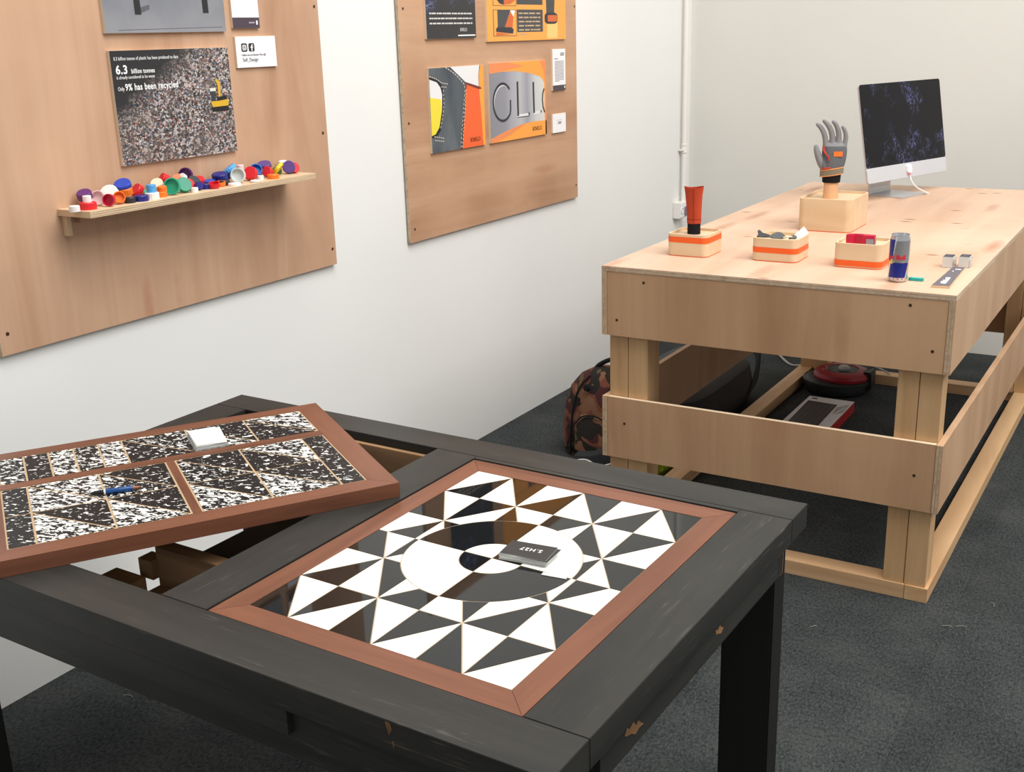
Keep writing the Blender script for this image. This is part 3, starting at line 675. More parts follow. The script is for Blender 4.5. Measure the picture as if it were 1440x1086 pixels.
# ---- gloved hand on the big box (local frame: x right, y away from viewer, z up)
hc = Vector((1.318, 4.028, zrb)); hrz = 0.2729
hd = thing('gloved_hand', 'grey work glove on a wooden display hand standing on the large box', 'glove', hc, hrz)
GLV = mat('grey_glove_knit', (132,132,134), .8, spec=.2); GLD = mat('dark_grey_glove_palm', (98,100,104), .8, spec=.2); KHAKI = mat('olive_strap', (126,116,96), .8)
def ovl(w, d, z, cx=0, cy=0, seg=28): return [(cx+w*math.cos(2*PI*i/seg), cy+d*math.sin(2*PI*i/seg), z) for i in range(seg)]
link('wrist_post', loft([ovl(.027,.024,0), ovl(.0245,.021,.03), ovl(.0245,.020,.07)]), PEGWOOD, hd, smooth=True, local=True)
link('knitted_cuff', loft([ovl(.0295,.0235,.056), ovl(.031,.025,.060), ovl(.0325,.0255,.086), ovl(.031,.024,.088)]), BLKF, hd, smooth=True, local=True)
fing = [ # root x, tip path: grey knit fingers, unequal, tips curling to the left and back
  ([(-.0245,.0,.176),(-.027,.0,.203),(-.034,-.002,.228),(-.046,-.004,.248),(-.056,-.006,.257)], [.0105,.0098,.0090,.0082,.0068]),
  ([(-.0035,.0,.178),(-.004,.0,.211),(-.011,-.003,.238),(-.024,-.006,.259),(-.034,-.009,.269)], [.0108,.0100,.0092,.0084,.0068]),
  ([(.0175,.0,.176),(.018,.001,.208),(.015,-.002,.233),(.006,-.006,.256),(-.003,-.009,.266)], [.0105,.0098,.0090,.0082,.0066]),
  ([(.0365,.001,.168),(.040,.001,.196),(.0415,-.001,.217),(.036,-.004,.237),(.0290,-.007,.248)], [.0092,.0086,.0080,.0072,.0058]),
]
# one continuous body: palm spine with fingers and thumb branching from it
spine = [(0,0,.082),(0,0,.104),(.003,0,.130),(.005,0,.156)]
srad = [(.030,.021),(.033,.022),(.036,.020),(.037,.018)]
bmh = bmesh.new()
loft([ovl(.031,.023,.080), ovl(.035,.024,.098), ovl(.0400,.023,.118,.003), ovl(.0425,.021,.142,.005), ovl(.0430,.018,.165,.006), ovl(.0405,.0150,.184,.006), ovl(.030,.009,.194,.006)], bm=bmh)
for pts, rads in fing+[([(-.022,-.004,.104),(-.036,-.008,.124),(-.047,-.011,.146),(-.054,-.012,.166),(-.057,-.012,.181)], [.0165,.0150,.0125,.0108,.0085])]:
    P = spline(pts, 5); rs = []
    for i in range(len(P)):
        k = i/5; a = min(int(k), len(rads)-2); rs.append(rads[a]+(rads[a+1]-rads[a])*(k-a))
    d = (P[-1]-P[-2]).normalized()
    P += [P[-1]+d*rads[-1]*.6, P[-1]+d*rads[-1]*.95]; rs += [rads[-1]*.78, rads[-1]*.35]
    tube(P, rs, 12, bmh)
ho = link('hand_body', bmh, [GLV, GLD], hd, smooth=True, local=True)
rm = ho.modifiers.new('merge', 'REMESH'); rm.mode = 'VOXEL'; rm.voxel_size = .0016; rm.use_smooth_shade = True
smo = ho.modifiers.new('soft', 'SMOOTH'); smo.factor = .6; smo.iterations = 4
dg = bpy.context.evaluated_depsgraph_get(); dg.update()
hm = bpy.data.meshes.new_from_object(ho.evaluated_get(dg)); ho.modifiers.clear(); ho.data = hm
hm.materials.clear(); hm.materials.append(GLV); hm.materials.append(GLD)
for pl in hm.polygons:
    pl.use_smooth = True; c_ = pl.center
    pl.material_index = 1 if c_.z < .181 and c_.x > -.034 else 0
link('orange_patch', prism(rrect(.004, .034, .148, .165, .002, 3), 0, .0012, Matrix(((1,0,0,0),(0,0,-1,-.0200),(0,1,0,0),(0,0,0,1)))), mat('patch_orange',(250,120,44),.6), hd, local=True)
RED = mat('red_piping', (176,60,42), .7)
link('red_piping', tube(spline([(-.032,-.0165,.183),(-.031,-.0185,.170),(-.022,-.0215,.156),(-.013,-.0235,.146),(-.013,-.0240,.134)], 6), [.0042]*12+[.0028]*13, 8), RED, hd, smooth=True, local=True)
link('red_piping', tube(spline([(-.036,-.010,.104),(-.028,-.0185,.106),(-.014,-.0240,.107),(-.004,-.0248,.108)], 6), .0038, 8), RED, hd, smooth=True, local=True)
def strap(z0, w, d, h, slant):
    rings = [ovl(w,d,z0), ovl(w+.002,d+.002,z0+.001), ovl(w+.002,d+.002,z0+h-.001), ovl(w,d,z0+h)]
    return loft([[(x, y, z+slant*x) for x, y, z in R] for R in rings])
st_ = link('wrist_strap', strap(.082, .0385, .0265, .022, .14), KHAKI, hd, smooth=True, local=True)
TANE = mat('tan_orange_edging', (214,140,84), .7)
for z0 in (.0805, .1020): link('strap_edging', strap(z0, .0392, .0272, .0042, .14), TANE, st_, smooth=True, local=True)

# ---- grey fabric piece with swing tag in the middle box
gf = thing('fabric_strap', 'folded grey fabric piece lying in the box with the middle band', 'fabric', (1.33, 3.40, zr2))
GREYF = mat('grey_felt', (92,94,94), .85)
def flap(name, pts, loc, lean, rz, m, th=.004):
    M = Matrix.Translation(loc) @ Matrix.Rotation(math.radians(rz),4,'Z') @ Matrix.Rotation(math.radians(lean),4,'X')
    return link(name, prism(pts, 0, th, M), m, gf, smooth=True, bevel=.001)
eye = [(-.031,0)]+[(-.031+.062*k/10, -.010*math.sin(PI*k/10)) for k in range(1,10)]+[(.031,0)]+[(.031-.062*k/10, .020*math.sin(PI*k/10)**1.4) for k in range(1,10)]
flap('fabric_lobe', eye, (1.346, 3.372, zr2+.010), 38, 6, GREYF)
flap('fabric_lobe', [(-.025,.020),(-.019,.024),(-.008,.014),(.018,.007),(.020,-.002),(.0,-.004),(-.022,-.003),(-.020,.006)], (1.302, 3.376, zr2+.008), 45, 4, mat('dark_grey_felt',(72,72,76),.85))
flap('fabric_lobe', [(-.012,-.004),(.012,-.002),(.014,.008),(.004,.016),(-.008,.008)], (1.388, 3.386, zr2+.006), 30, 20, GREYF)
link('cream_lace', tube([(1.366,3.366,zr2+.012),(1.378,3.374,zr2+.013),(1.388,3.384,zr2+.012)], .0022, 6), CREAM, gf)
tg = thing('swing_tag', 'white paper swing tag propped up at the box corner', 'tag', (1.395, 3.41, zr2))
Mt = Matrix.Translation((1.391, 3.408, zr2+.001)) @ Matrix.Rotation(math.radians(-15),4,'Z') @ Matrix.Rotation(math.radians(62),4,'X') @ Matrix.Rotation(math.radians(-38),4,'Z')
link('tag_card', prism([(-.015,.006),(-.008,0),(.015,0),(.015,.044),(-.015,.044)], 0, .0008, Mt), WHITE, tg)

# ---- crimson clip in the low-band box
cl = thing('crimson_clip', 'crimson plastic clip with a grey end face on the low-band box', 'clip', (1.60, 3.40, zr3))
CR = mat('crimson_plastic', (198,30,66), .45)
prof = [(-.034,-.004),(-.030,.006),(-.014,.013),(.006,.012),(.034,.008),(.034,-.010),(.014,-.014),(.004,-.012),(.006,-.004),(-.014,.001),(-.022,-.010),(-.034,-.012)]
link('clip_body', prism([(1.596+a*1.22, 3.388+b*1.15) for a, b in prof], zr3+.0, zr3+.030), CR, cl, bevel=.0015)
link('grey_end', prism([(1.596+a*1.22, 3.388+b*1.15) for a, b in [(.0345,.006),(.0353,.006),(.0353,-.008),(.0345,-.008)]], zr3+.003, zr3+.022), mat('mid_grey_plastic',(150,146,150),.5), cl)
link('grey_end', prism([(1.596+a*1.22, 3.388+b*1.15) for a, b in [(.016,-.0146),(.033,-.0112),(.033,-.0120),(.016,-.0154)]], zr3+.004, zr3+.020), mat('mid_grey_plastic',(150,146,150),.5), cl)

# ---- drink can
cc_ = Vector((1.748, 3.212, bZ)); R_ = .0268; Hc = .133
ct = thing('drink_can', 'slim blue and silver energy drink can standing on the bench', 'can', cc_)
ALU = mat('can_aluminium', (206,208,212), .25, .9); SIL = mat('can_silver_print', (150,152,154), .35, .55); CBL = mat('can_blue_print', (30,42,132), .3, .2); CRD = mat('can_red_print', (206,30,54), .35)
Mc = Matrix.Translation(cc_)
link('can_body', lathe([(0,.003),(.018,.003),(.021,0),(.0235,.003),(R_,.010),(R_,Hc-.014),(.0245,Hc-.006),(.0245,Hc),(.0232,Hc),(.0228,Hc-.004),(0,Hc-.004)], 48, Mc), ALU, ct, smooth=True)
def wrap(a0, a1, z0, z1, m, name, a2=None, a3=None, lift=.0003):
    """print on the can wall between angles a0..a1 (degrees, at z0) and a2..a3 (at z1)"""
    a2 = a0 if a2 is None else a2; a3 = a1 if a3 is None else a3; bm = bmesh.new(); N, K = 14, 6; g = []
    for k in range(K+1):
        t = k/K; row = []
        for i in range(N+1):
            s = i/N; a = math.radians((a0+(a1-a0)*s)*(1-t)+(a2+(a3-a2)*s)*t)
            row.append(bm.verts.new((cc_.x+(R_+lift)*math.cos(a), cc_.y+(R_+lift)*math.sin(a), cc_.z+z0+(z1-z0)*t)))
        g.append(row)
    for k in range(K):
        for i in range(N): bm.faces.new((g[k][i], g[k][i+1], g[k+1][i+1], g[k+1][i]))
    return link(name, bm, m, ct, smooth='all')
va = -77.75      # angle of the printed front
for base in (va, va+180):
    wrap(base-38, base+62, .058, Hc-.016, SIL, 'silver_panel', base-20, base+72)
    wrap(base-88, base-42, .060, Hc-.013, CBL, 'blue_panel', base-88, base-28)
    wrap(base-66, base+42, .014, .056, CBL, 'blue_panel', base-52, base+62)
wrap(0, 360, .004+.006, .0125, CBL, 'blue_ring')
def wrap_text(body, a_c, z, size, m, name):
    bm = text_bm(body, size, Matrix.Identity(4), align='CENTER', bold=.0006)
    for v in bm.verts:
        a = math.radians(a_c)+v.co.x/R_; rr2 = R_+.0006+v.co.z
        v.co = (cc_.x+rr2*math.cos(a), cc_.y+rr2*math.sin(a), cc_.z+z+v.co.y)
    return link(name, bm, m, ct)
wrap_text('Red Bull', va-24, .066, .0175, CRD, 'lettering')
wrap(va-58, va-36, .053, .066, mat('can_gold_print',(232,190,60),.4), 'gold_disc', va-54, va-40, .0005)
link('ring_pull', loft([[(cc_.x+.004*math.cos(t)*1.6, cc_.y+.006*math.sin(t), cc_.z+Hc-.003+.006*math.cos(t)*.5) for t in [2*PI*i/14 for i in range(14)]], [(cc_.x+.004*math.cos(t)*1.6, cc_.y+.006*math.sin(t), cc_.z+Hc-.0015+.006*math.cos(t)*.5+.002) for t in [2*PI*i/14 for i in range(14)]]]), ALU, ct)

# ---- teal plastic piece, card stacks, name plate
tl_ = thing('teal_tag', 'small translucent teal plastic tag lying behind the drink can', 'plastic tag', (1.79, 3.238, bZ))
link('tag_body', prism(rrect(1.772, 1.814, 3.229, 3.2475, .0085, 6), bZ, bZ+.008), mat('teal_plastic',(22,168,160),.2, spec=.6), tl_, bevel=.001)
link('tag_inset', prism(rrect(1.780, 1.806, 3.2335, 3.243, .004, 5), bZ+.008, bZ+.0086), mat('pale_teal_plastic',(90,205,196),.2), tl_)
CLR = mat('clear_acrylic', (236,240,240), .08, trans=.75, ior=1.2); CARDS = mat('card_stack_edge', (216,216,210), .6); CTOP = mat('slate_card_face', (62,62,72), .5, spec=.3)
for x0, y0, lab in ((1.820, 3.452, 'stack of small slate cards in a clear holder nearer the drink can'), (1.862, 3.470, 'stack of small slate cards in a clear holder nearer the bench edge')):
    t = thing('card_stack', lab, 'card stack', (x0+.014, y0+.02, bZ), group='card stacks on the bench')
    link('cards', box(x0, x0+.029, y0, y0+.045, bZ+.001, bZ+.032), CARDS, t); link('top_card', box(x0+.0008, x0+.0282, y0+.001, y0+.044, bZ+.032, bZ+.0326), CTOP, t)
    link('top_card_print', box(x0+.007, x0+.022, y0+.012, y0+.032, bZ+.0326, bZ+.0328), mat('slate_print',(76,76,88),.5), t)
    bm = bmesh.new(); bx(bm, x0-.001, x0+.030, y0-.001, y0+.046, bZ, bZ+.001); bx(bm, x0+.0305, x0+.0315, y0-.001, y0+.046, bZ, bZ+.026); bx(bm, x0-.001, x0+.0305, y0+.0455, y0+.0465, bZ, bZ+.026)
    link('clear_holder', bm, CLR, t)
ns = thing('name_plate', 'long slate name plate with white lettering lying on the bench corner', 'name plate', (1.87, 3.30, bZ))
q = [(1.849,3.160),(1.896,3.166),(1.886,3.448),(1.852,3.444)]
link('wooden_plate', prism(q, bZ, bZ+.006), BOXWOOD, ns)
link('slate_face', prism([(a+(.0008 if i in (0,3) else -.0008), b+(.004 if i < 2 else -.001)) for i, (a, b) in enumerate(q)], bZ+.006, bZ+.0068), mat('slate_sign',(96,88,96),.4), ns)
Ms = Matrix.Translation((1.880, 3.195, bZ+.0070)) @ Matrix.Rotation(math.radians(92),4,'Z')
bm = bmesh.new(); rnd = random.Random(5); xx_ = 0
while xx_ < .085:
    w = rnd.uniform(.006,.013); hgt = rnd.uniform(.010,.018); add_prism(bm, [(xx_,0),(xx_+w*.7,0),(xx_+w*.85,hgt),(xx_+w*.2,hgt*.8)], 0, .0003, Ms); xx_ += w
link('white_script', bm, WHITEINK, ns)
link('white_mark', prism([(1.866,3.402),(1.882,3.403),(1.881,3.412),(1.866,3.411)], bZ+.0068, bZ+.0072), WHITEINK, ns)
link('white_mark', prism([(1.863,3.372),(1.867,3.372),(1.867,3.380),(1.863,3.380)], bZ+.0068, bZ+.0072), WHITEINK, ns)

# ---- desktop computer
al, ti, W_, H_, zb, chin = 1.229, .181, .585, .394, .991, .061
Pc = Vector((1.390, 4.929, zb)); dv = Vector((math.cos(al), math.sin(al), 0)); nv = Vector((math.sin(al), -math.cos(al), 0)); uv = Vector((0,0,math.cos(ti)))-nv*math.sin(ti); fn = dv.cross(uv)
Mm = Matrix(((dv.x,uv.x,fn.x,Pc.x),(dv.y,uv.y,fn.y,Pc.y),(dv.z,uv.z,fn.z,Pc.z),(0,0,0,1)))
fc = Pc+nv*-.05; fc.z = bZ
im = thing('desktop_computer', 'silver all-in-one computer with a dark screen on the bench', 'computer', fc)
ALS = mat('satin_aluminium', (200,201,204), .38, .75); ALP = mat('pale_aluminium_chin', (214,216,222), .35, .45)
bmx = bmesh.new()     # case: slim at the rim, swelling at the back
o1 = rrect(-W_/2, W_/2, 0, H_, .012, 5); o2 = [(x*.62, (y-H_*.5)*.62+H_*.5) for x, y in o1]
link('case', loft([[tuple(Mm @ Vector((x,y,-.001))) for x,y in o1], [tuple(Mm @ Vector((x,y,-.008))) for x,y in o1], [tuple(Mm @ Vector((x,y,-.036))) for x,y in o2]]), ALS, im, smooth=True)
scr = mat('dark_glossy_screen', (7,8,11), .12, spec=.22); n = NT(scr); v = n.map()
stv = n.noise(n.map((1,1,.5), rot=(.6,.4,.3)), 60, 4, .7, 2.0); ms = n.noise(n.map(loc=(2,5,1)), 7, 2)
fmask = n.math('MULTIPLY', n.ramp(stv, [(.5,(0,0,0)),(.68,(1,1,1))]), n.ramp(ms, [(.50,(0,0,0)),(.64,(1,1,1))]))  # patches of screen reflection, painted into its colour and glow
n.color(n.mix(fmask, srgb((9,9,13)), srgb((90,94,140))))
n.t.links.new(n.mix(fmask, (.002,.002,.004,1), (.07,.075,.15,1)), n.b.inputs['Emission Color']); n.b.inputs['Emission Strength'].default_value = .6
link('screen', prism(rrect(-W_/2+.001, W_/2-.001, chin, H_-.001, .011, 5), -.001, .0008, Mm), scr, im)
link('chin', prism(rrect(-W_/2+.001, W_/2-.001, .001, chin, .010, 5), -.001, .0008, Mm), ALP, im)
link('security_tag', prism(rrect(-.014, .014, .018, .055, .010, 4), .0008, .010, Mm), WHITE, im, bevel=.001)
link('security_tag', prism(rrect(-.008, .008, .008, .022, .004, 4), .0008, .006, Mm), mat('pinkish_label',(206,140,140),.6), im)
Pt = Mm @ Vector((.004,.006,.004))
link('security_cord', tube(spline([Pt, Pt+Vector((.01,0,-.025)), Pt+Vector((.03,.02,-.052)), Vector((Pt.x+.07,Pt.y+.06,bZ+.004))], 6), .0028, 8), WHITE, im, smooth=True)
def FM(px, py): return (fc+dv*px+nv*py)
bm = bmesh.new(); bs = []
foot = rrect(-.095, .095, -.085, .085, .008, 3)
link('foot_plate', loft([[(*FM(x,y)[:2], bZ) for x,y in foot], [(*FM(x,y)[:2], bZ+.005) for x,y in foot]]), ALS, im)
ba = Mm @ Vector((0,.15,-.030))
pr = []
for t, (py, z) in enumerate([(-.080,bZ+.004),(-.083,bZ+.03),(-.078,bZ+.09),(-.060,bZ+.16)]):
    w = .078 - .003*t
    pr.append([tuple(FM(-w,py))[:2]+(z,), tuple(FM(w,py))[:2]+(z,), tuple(FM(w,py-.010))[:2]+(z,), tuple(FM(-w,py-.010))[:2]+(z,)])
link('stand_neck', loft(pr), ALS, im)

# ================================================================ things under and around the bench
vc = Vector((1.120, 5.012, 0)); Mv = Matrix.Translation(vc)
va_ = thing('vacuum_cleaner', 'red lidded drum vacuum cleaner with black base under the bench', 'vacuum cleaner', vc)
BPL = mat('black_plastic', (22,23,26), .45); RPL = mat('dull_red_plastic', (150,30,40), .4)
link('drum_base', lathe([(0,.0),(.130,.0),(.144,.008),(.146,.045),(.140,.062),(.130,.068),(0,.068)], 40, Mv), BPL, va_, smooth=True)
link('bumper_rim', lathe([(.146,.046),(.153,.050),(.153,.060),(.142,.064)], 40, Mv), mat('grey_black_rubber',(40,42,42),.5), va_, smooth=True)
ld = link('red_lid', lathe([(.126,.066),(.128,.078),(.120,.094),(.104,.101),(.076,.103),(.070,.097),(0,.097)], 40, Mv @ Matrix.Translation((.022,0,0))), RPL, va_, smooth=True)
link('dark_recess', lathe([(0,.0975),(.062,.0975),(.066,.101),(.0,.0985)], 32, Mv @ Matrix.Translation((.022,0,0))), mat('dark_recess_plastic',(44,42,44),.5), ld, smooth=True)
link('lid_knob', lathe([(.026,.096),(.027,.108),(.020,.117),(0,.119)], 24, Mv @ Matrix.Translation((.030,.0,0))), mat('pale_grey_plastic',(178,176,172),.45), ld, smooth=True)
link('lid_label', lathe([(0,.1045),(.012,.1043),(.012,.1025)], 12, Mv @ Matrix.Translation((-.048,-.045,-.002))), mat('worn_label',(176,140,130),.6), ld)
link('cable_box', box(vc.x+.118, vc.x+.160, vc.y-.03, vc.y+.06, .02, .105), BPL, va_, bevel=.006)
tag(link('vacuum_cable', tube(spline([vc+Vector((.056,.01,.124)), vc+Vector((.11,.05,.124)), vc+Vector((.165,.12,.085)), vc+Vector((.185,.18,.056)), vc+Vector((.18,.29,.012)), vc+Vector((.10,.40,.006))], 6), .0042, 8), mat('pale_cable',(172,170,166),.5), smooth=True, origin=(vc.x+.18, vc.y+.29, .0)), 'pale grey cable running off the red vacuum lid', 'cable')
tag(link('white_cable', tube(spline([(.62,5.58,.006),(.70,5.45,.006),(.82,5.29,.006),(.90,5.345,.006),(1.02,5.40,.006),(1.16,5.55,.006),(1.1,5.8,.006)], 6), .0055, 8), mat('pale_cable',(172,170,166),.5), smooth=True, origin=(1.0,5.3,0)), 'white cable bent across the carpet behind the bench', 'cable')

kb = thing('keyboard_box', 'flat white and red box printed with a black keyboard on the carpet', 'box', (1.18, 4.50, 0))
KX0, KX1, KY0, KY1, KZ = 1.080, 1.278, 4.290, 4.724, .046
link('carton', box(KX0, KX1, KY0, KY1, 0, KZ), mat('carton_white',(214,212,212),.5), kb, bevel=.001)
link('red_side', box(KX1, KX1+.0006, KY0+.001, KY1-.001, .001, KZ-.001), mat('carton_red',(164,34,36),.5), kb)
KD = mat('print_keyboard_black', (38,33,33), .5); KK = mat('print_key', (66,58,56), .5)
kf = link('printed_keyboard', prism([(KX0+.024,KY0+.012),(KX0+.150,KY0+.012),(KX0+.145,KY1-.075),(KX0+.015,KY1-.065)], KZ, KZ+.0004), KD, kb)
for i in range(5):
    for j in range(15):
        xk = KX0+.032+i*.0215; yk = KY0+.022+j*.0215
        link('printed_key', box(xk, xk+.017, yk, yk+.017, KZ+.0004, KZ+.0006), KK, kf)
link('printed_grey_swirl', prism([(KX0+.150,KY1-.110),(KX0+.190,KY1-.05),(KX0+.192,KY1-.17),(KX0+.160,KY1-.22)], KZ, KZ+.0003), mat('print_swirl_grey',(160,156,154),.5), kb)
link('white_rule', prism([(KX0+.146,KY1-.285),(KX0+.153,KY1-.29),(KX0+.186,KY1-.10),(KX0+.181,KY1-.10)], KZ+.0003, KZ+.0007), mat('carton_white',(214,212,212),.5), kb)
link('logo_mark', box(KX0+.020, KX0+.044, KY1-.036, KY1-.020, KZ, KZ+.0003), INK, kb)

# black holdall beyond the side boards
hb = thing('black_holdall', 'black holdall with looped handles lying beside the bench and wall', 'bag', (.60, 4.45, 0))
def sup(w, d, z, cx, cy, e=.5, seg=28):
    o = []
    for i in range(seg):
        c, s = math.cos(2*PI*i/seg), math.sin(2*PI*i/seg)
        o.append((cx+w*math.copysign(abs(c)**e, c), cy+d*math.copysign(abs(s)**e, s), z))
    return o
BAG = mat('black_nylon', (12,13,16), .6)
link('bag_body', loft([sup(.19,.36,.0,.63,4.36), sup(.215,.40,.02,.63,4.36), sup(.225,.41,.10,.63,4.36), sup(.21,.40,.18,.63,4.36), sup(.15,.35,.225,.63,4.36), sup(.06,.28,.235,.63,4.36)]), BAG, hb, smooth=True)
link('handle_loop', tube(spline([(.82,4.56,.03),(.845,4.68,.10),(.80,4.84,.20),(.76,4.86,.23),(.70,4.80,.20)], 8), .010, 8), BAG, hb, smooth=True)
link('handle_loop', tube(spline([(.80,4.50,.02),(.845,4.60,.06),(.83,4.74,.16),(.78,4.80,.21),(.72,4.72,.22)], 8), .008, 8), BAG, hb, smooth=True)

# backpack
cm = mat('camouflage_fabric', (120,84,62), .9, spec=.15); n = NT(cm)
v = n.map((1,1,.8)); a = n.noise(v, 15, 1.0, .5, .5); b = n.noise(n.map((1,1,1.2), loc=(4,2,7)), 14, 1.0, .5, .5); c = n.noise(n.map(loc=(9,1,3)), 16, 1.0, .5, .5)
col = n.ramp(a, [(0,(122,88,68)),(.46,(122,88,68)),(.465,(110,68,54)),(.56,(110,68,54)),(.565,(74,44,44)),(1,(74,44,44))], 'CONSTANT')
col = n.mix(n.ramp(b, [(.0,(0,0,0)),(.54,(1,1,1))], 'CONSTANT'), col, srgb((44,41,38)))
col = n.mix(n.ramp(c, [(.0,(0,0,0)),(.60,(1,1,1))], 'CONSTANT'), col, srgb((88,78,56)))
n.color(col)
bp = thing('backpack', 'brown camouflage backpack standing between the wall and the bench', 'backpack', (.555, 3.775, 0), math.radians(-8))
link('pack_body', loft([sup(.150,.085,.0,0,0,.55), sup(.168,.098,.02,0,0,.55), sup(.172,.10,.12,0,0,.5), sup(.162,.095,.24,.004,.0,.55), sup(.150,.085,.31,.010,.004,.6), sup(.124,.065,.36,.018,.008,.7), sup(.082,.040,.392,.028,.010,.8), sup(.03,.015,.400,.030,.010,1)]), cm, bp, smooth=True, local=True)
link('front_pocket', loft([[(x, y-.0, z) for x,y,z in R] for R in [sup(.085,.030,.03,.02,-.085,.6), sup(.100,.042,.05,.02,-.088,.6), sup(.098,.042,.16,.02,-.086,.6), sup(.085,.030,.20,.02,-.083,.7), sup(.05,.01,.212,.02,-.080,.8)]]), cm, bp, smooth=True, local=True)
for x in (-.095,):
    link('side_seam', tube(spline([(x-.01,-.098,.01),(x,-.106,.12),(x+.012,-.102,.24),(x+.03,-.085,.32),(x+.06,-.06,.37)], 6), .0045, 6), BLKF, bp, smooth=True, local=True)
link('zip', tube(spline([(-.06,-.128,.17),(-.03,-.118,.205),(.03,-.115,.214),(.09,-.122,.19),(.11,-.126,.15)], 6), .0035, 6), BLKF, bp, smooth=True, local=True)
link('carry_handle', tube(spline([(-.055,0,.375),(-.03,0,.405),(.02,0,.435),(.07,0,.44),(.10,0,.42),(.105,.0,.37)], 6), .0095, 8), BLKF, bp, smooth=True, local=True)
link('top_toggle', lathe([(.012,0),(.016,.004),(.012,.010),(0,.012)], 14, Matrix.Translation((-.03,-.088,.325)) @ Matrix.Rotation(math.radians(80),4,'X')), BLKF, bp, smooth=True, local=True)

for ch in bp.children: ch.data.transform(Matrix.Diagonal((1.03,1.0,.91,1)))
# shoe
sh_ = thing('black_trainer', 'black trainer shoe with white trim on the carpet by the backpack', 'shoe', (.635, 3.575, 0), math.radians(-14))
def shoe_ring(x, w, z0, z1): return [(x, -w*.8, z0), (x, -w, z0+(z1-z0)*.3), (x, -w*.75, z0+(z1-z0)*.8), (x, 0, z1), (x, w*.75, z0+(z1-z0)*.8), (x, w, z0+(z1-z0)*.3), (x, w*.8, z0)]
link('upper', loft([shoe_ring(x,w,.02,z) for x,w,z in [(-.135,.022,.05),(-.12,.036,.065),(-.08,.044,.075),(-.03,.044,.09),(.02,.040,.115),(.07,.038,.13),(.11,.036,.13),(.13,.022,.12)]]), mat('black_shoe_mesh',(30,33,36),.7), sh_, smooth=True, local=True)
link('sole', prism([(-.14,-.02),(-.12,-.038),(-.05,-.046),(.05,-.040),(.12,-.038),(.137,-.02),(.137,.02),(.12,.038),(.05,.040),(-.05,.046),(-.12,.038),(-.14,.02)], 0, .022), mat('shoe_sole',(60,64,66),.6), sh_, local=True, bevel=.003)
link('white_trim', tube(spline([(-.10,-.043,.045),(-.04,-.046,.062),(.02,-.042,.052),(.08,-.038,.075)], 6), .003, 6), WHITE, sh_, local=True)
link('white_trim', tube(spline([(-.128,-.030,.030),(-.06,-.0465,.026),(.04,-.042,.027),(.12,-.038,.030)], 6), .0025, 6), mat('pale_grey_plastic',(178,176,172),.45), sh_, local=True)

# lime fabric lump
gm_ = bmesh.new(); bmesh.ops.create_icosphere(gm_, subdivisions=4, radius=1)
rnd = random.Random(3)
from mathutils import noise as mn
for v in gm_.verts:
    k = 1+.35*mn.noise(v.co*2.1)+.15*mn.noise(v.co*5)
    v.co = Vector((v.co.x*.045*k, v.co.y*.11*k, max(0, (v.co.z*.055*k+.045))))
gm_.transform(Matrix.Translation((.835, 3.74, 0)))
tag(link('lime_jacket', gm_, mat('lime_fabric',(150,165,30),.8), smooth='all', origin=(.835,3.74,0)), 'crumpled lime green jacket on the carpet behind the front post', 'jacket')

# ================================================================ conduit and socket in the corner
WP = mat('white_plastic', (232,228,222), .4)
pp = thing('conduit_pipe', 'white conduit pipe running up the wall corner to a socket', 'pipe', (.025, 5.775, .72))
link('pipe', tube([(.025,5.775,.70),(.025,5.775,3.2)], .0125, 16), WP, pp, smooth=True)
link('coupling', lathe([(.0125,-.025),(.0165,-.025),(.0165,-.018),(.0145,-.016),(.0145,.012),(.0165,.014),(.0165,.022),(.0125,.022)], 20, Matrix.Translation((.025,5.775,1.0))), WP, pp, smooth=True)
link('pipe_clip', box(0, .030, 5.752, 5.798, .985, .995), WP, pp, bevel=.001)
sk = thing('wall_socket', 'white surface socket box with a plug at the foot of the conduit', 'socket', (.02, 5.735, .625))
link('back_box', box(0, .040, 5.690, 5.790, .628, .715), WP, sk, bevel=.003)
link('switch_plate', box(.040, .044, 5.695, 5.785, .633, .710), WHITE, sk, bevel=.001)
link('plug', box(.044, .075, 5.745, 5.780, .645, .690), mat('grey_blue_plug',(120,128,146),.5), sk, bevel=.004)
link('round_cover', lathe([(.018,0),(.018,.003),(.013,.003),(.013,.001),(0,.001)], 20, Matrix.Translation((.044,5.717,.672)) @ Matrix.Rotation(PI/2,4,'Y')), WP, sk)
link('flex', tube(spline([(.06,5.770,.65),(.065,5.775,.60),(.05,5.78,.45),(.03,5.78,.2),(.03,5.76,.01)], 6), .004, 8), BPL, sk, smooth=True)

# ================================================================ dark table  (local: x across, -y towards the room)
TA = Vector((.4224, 1.971, 0)); TTH = -.01979; U = 1.6
TW, TL, TZ_ = 1.4692, .9488, .75
tb = thing('dark_table', 'black stained wooden table with two square openings in its top', 'table', TA, TTH)
MX0, MX1, MT0, MT1 = .4895*U, .8556*U, .0626*U, .533*U       # right opening
RX0, RX1, RT0, RT1 = .0625*U, .4235*U, .0535*U, .5325*U      # left opening
SB = .703
def tbox(name, x0, x1, t0, t1, z0, z1, m, parent=tb, bevel=.0008): return link(name, box(x0, x1, -t1, -t0, z0, z1), m, parent, local=True, bevel=bevel)
g_ = .0008
tbox('top_rail', 0, TW, 0, RT0-g_, SB, TZ_, DARK_X)
tbox('top_rail', MX0-.002, MX1+.001, RT0-g_, MT0-.0018, SB+.0165, TZ_, DARK_X)
tbox('inner_lining', RX0, RX1, RT0-.0002, RT0+.012, .600, .730, BROWN_RAIL)
tbox('top_rail', 0, TW, MT1+.001, TL, SB, TZ_, DARK_X)
tbox('top_stile', 0, RX0, RT0, MT1, SB, TZ_, DARK_Y)
tbox('top_stile', RX1, MX0-.002, RT0, MT1, SB, TZ_, DARK_Y)
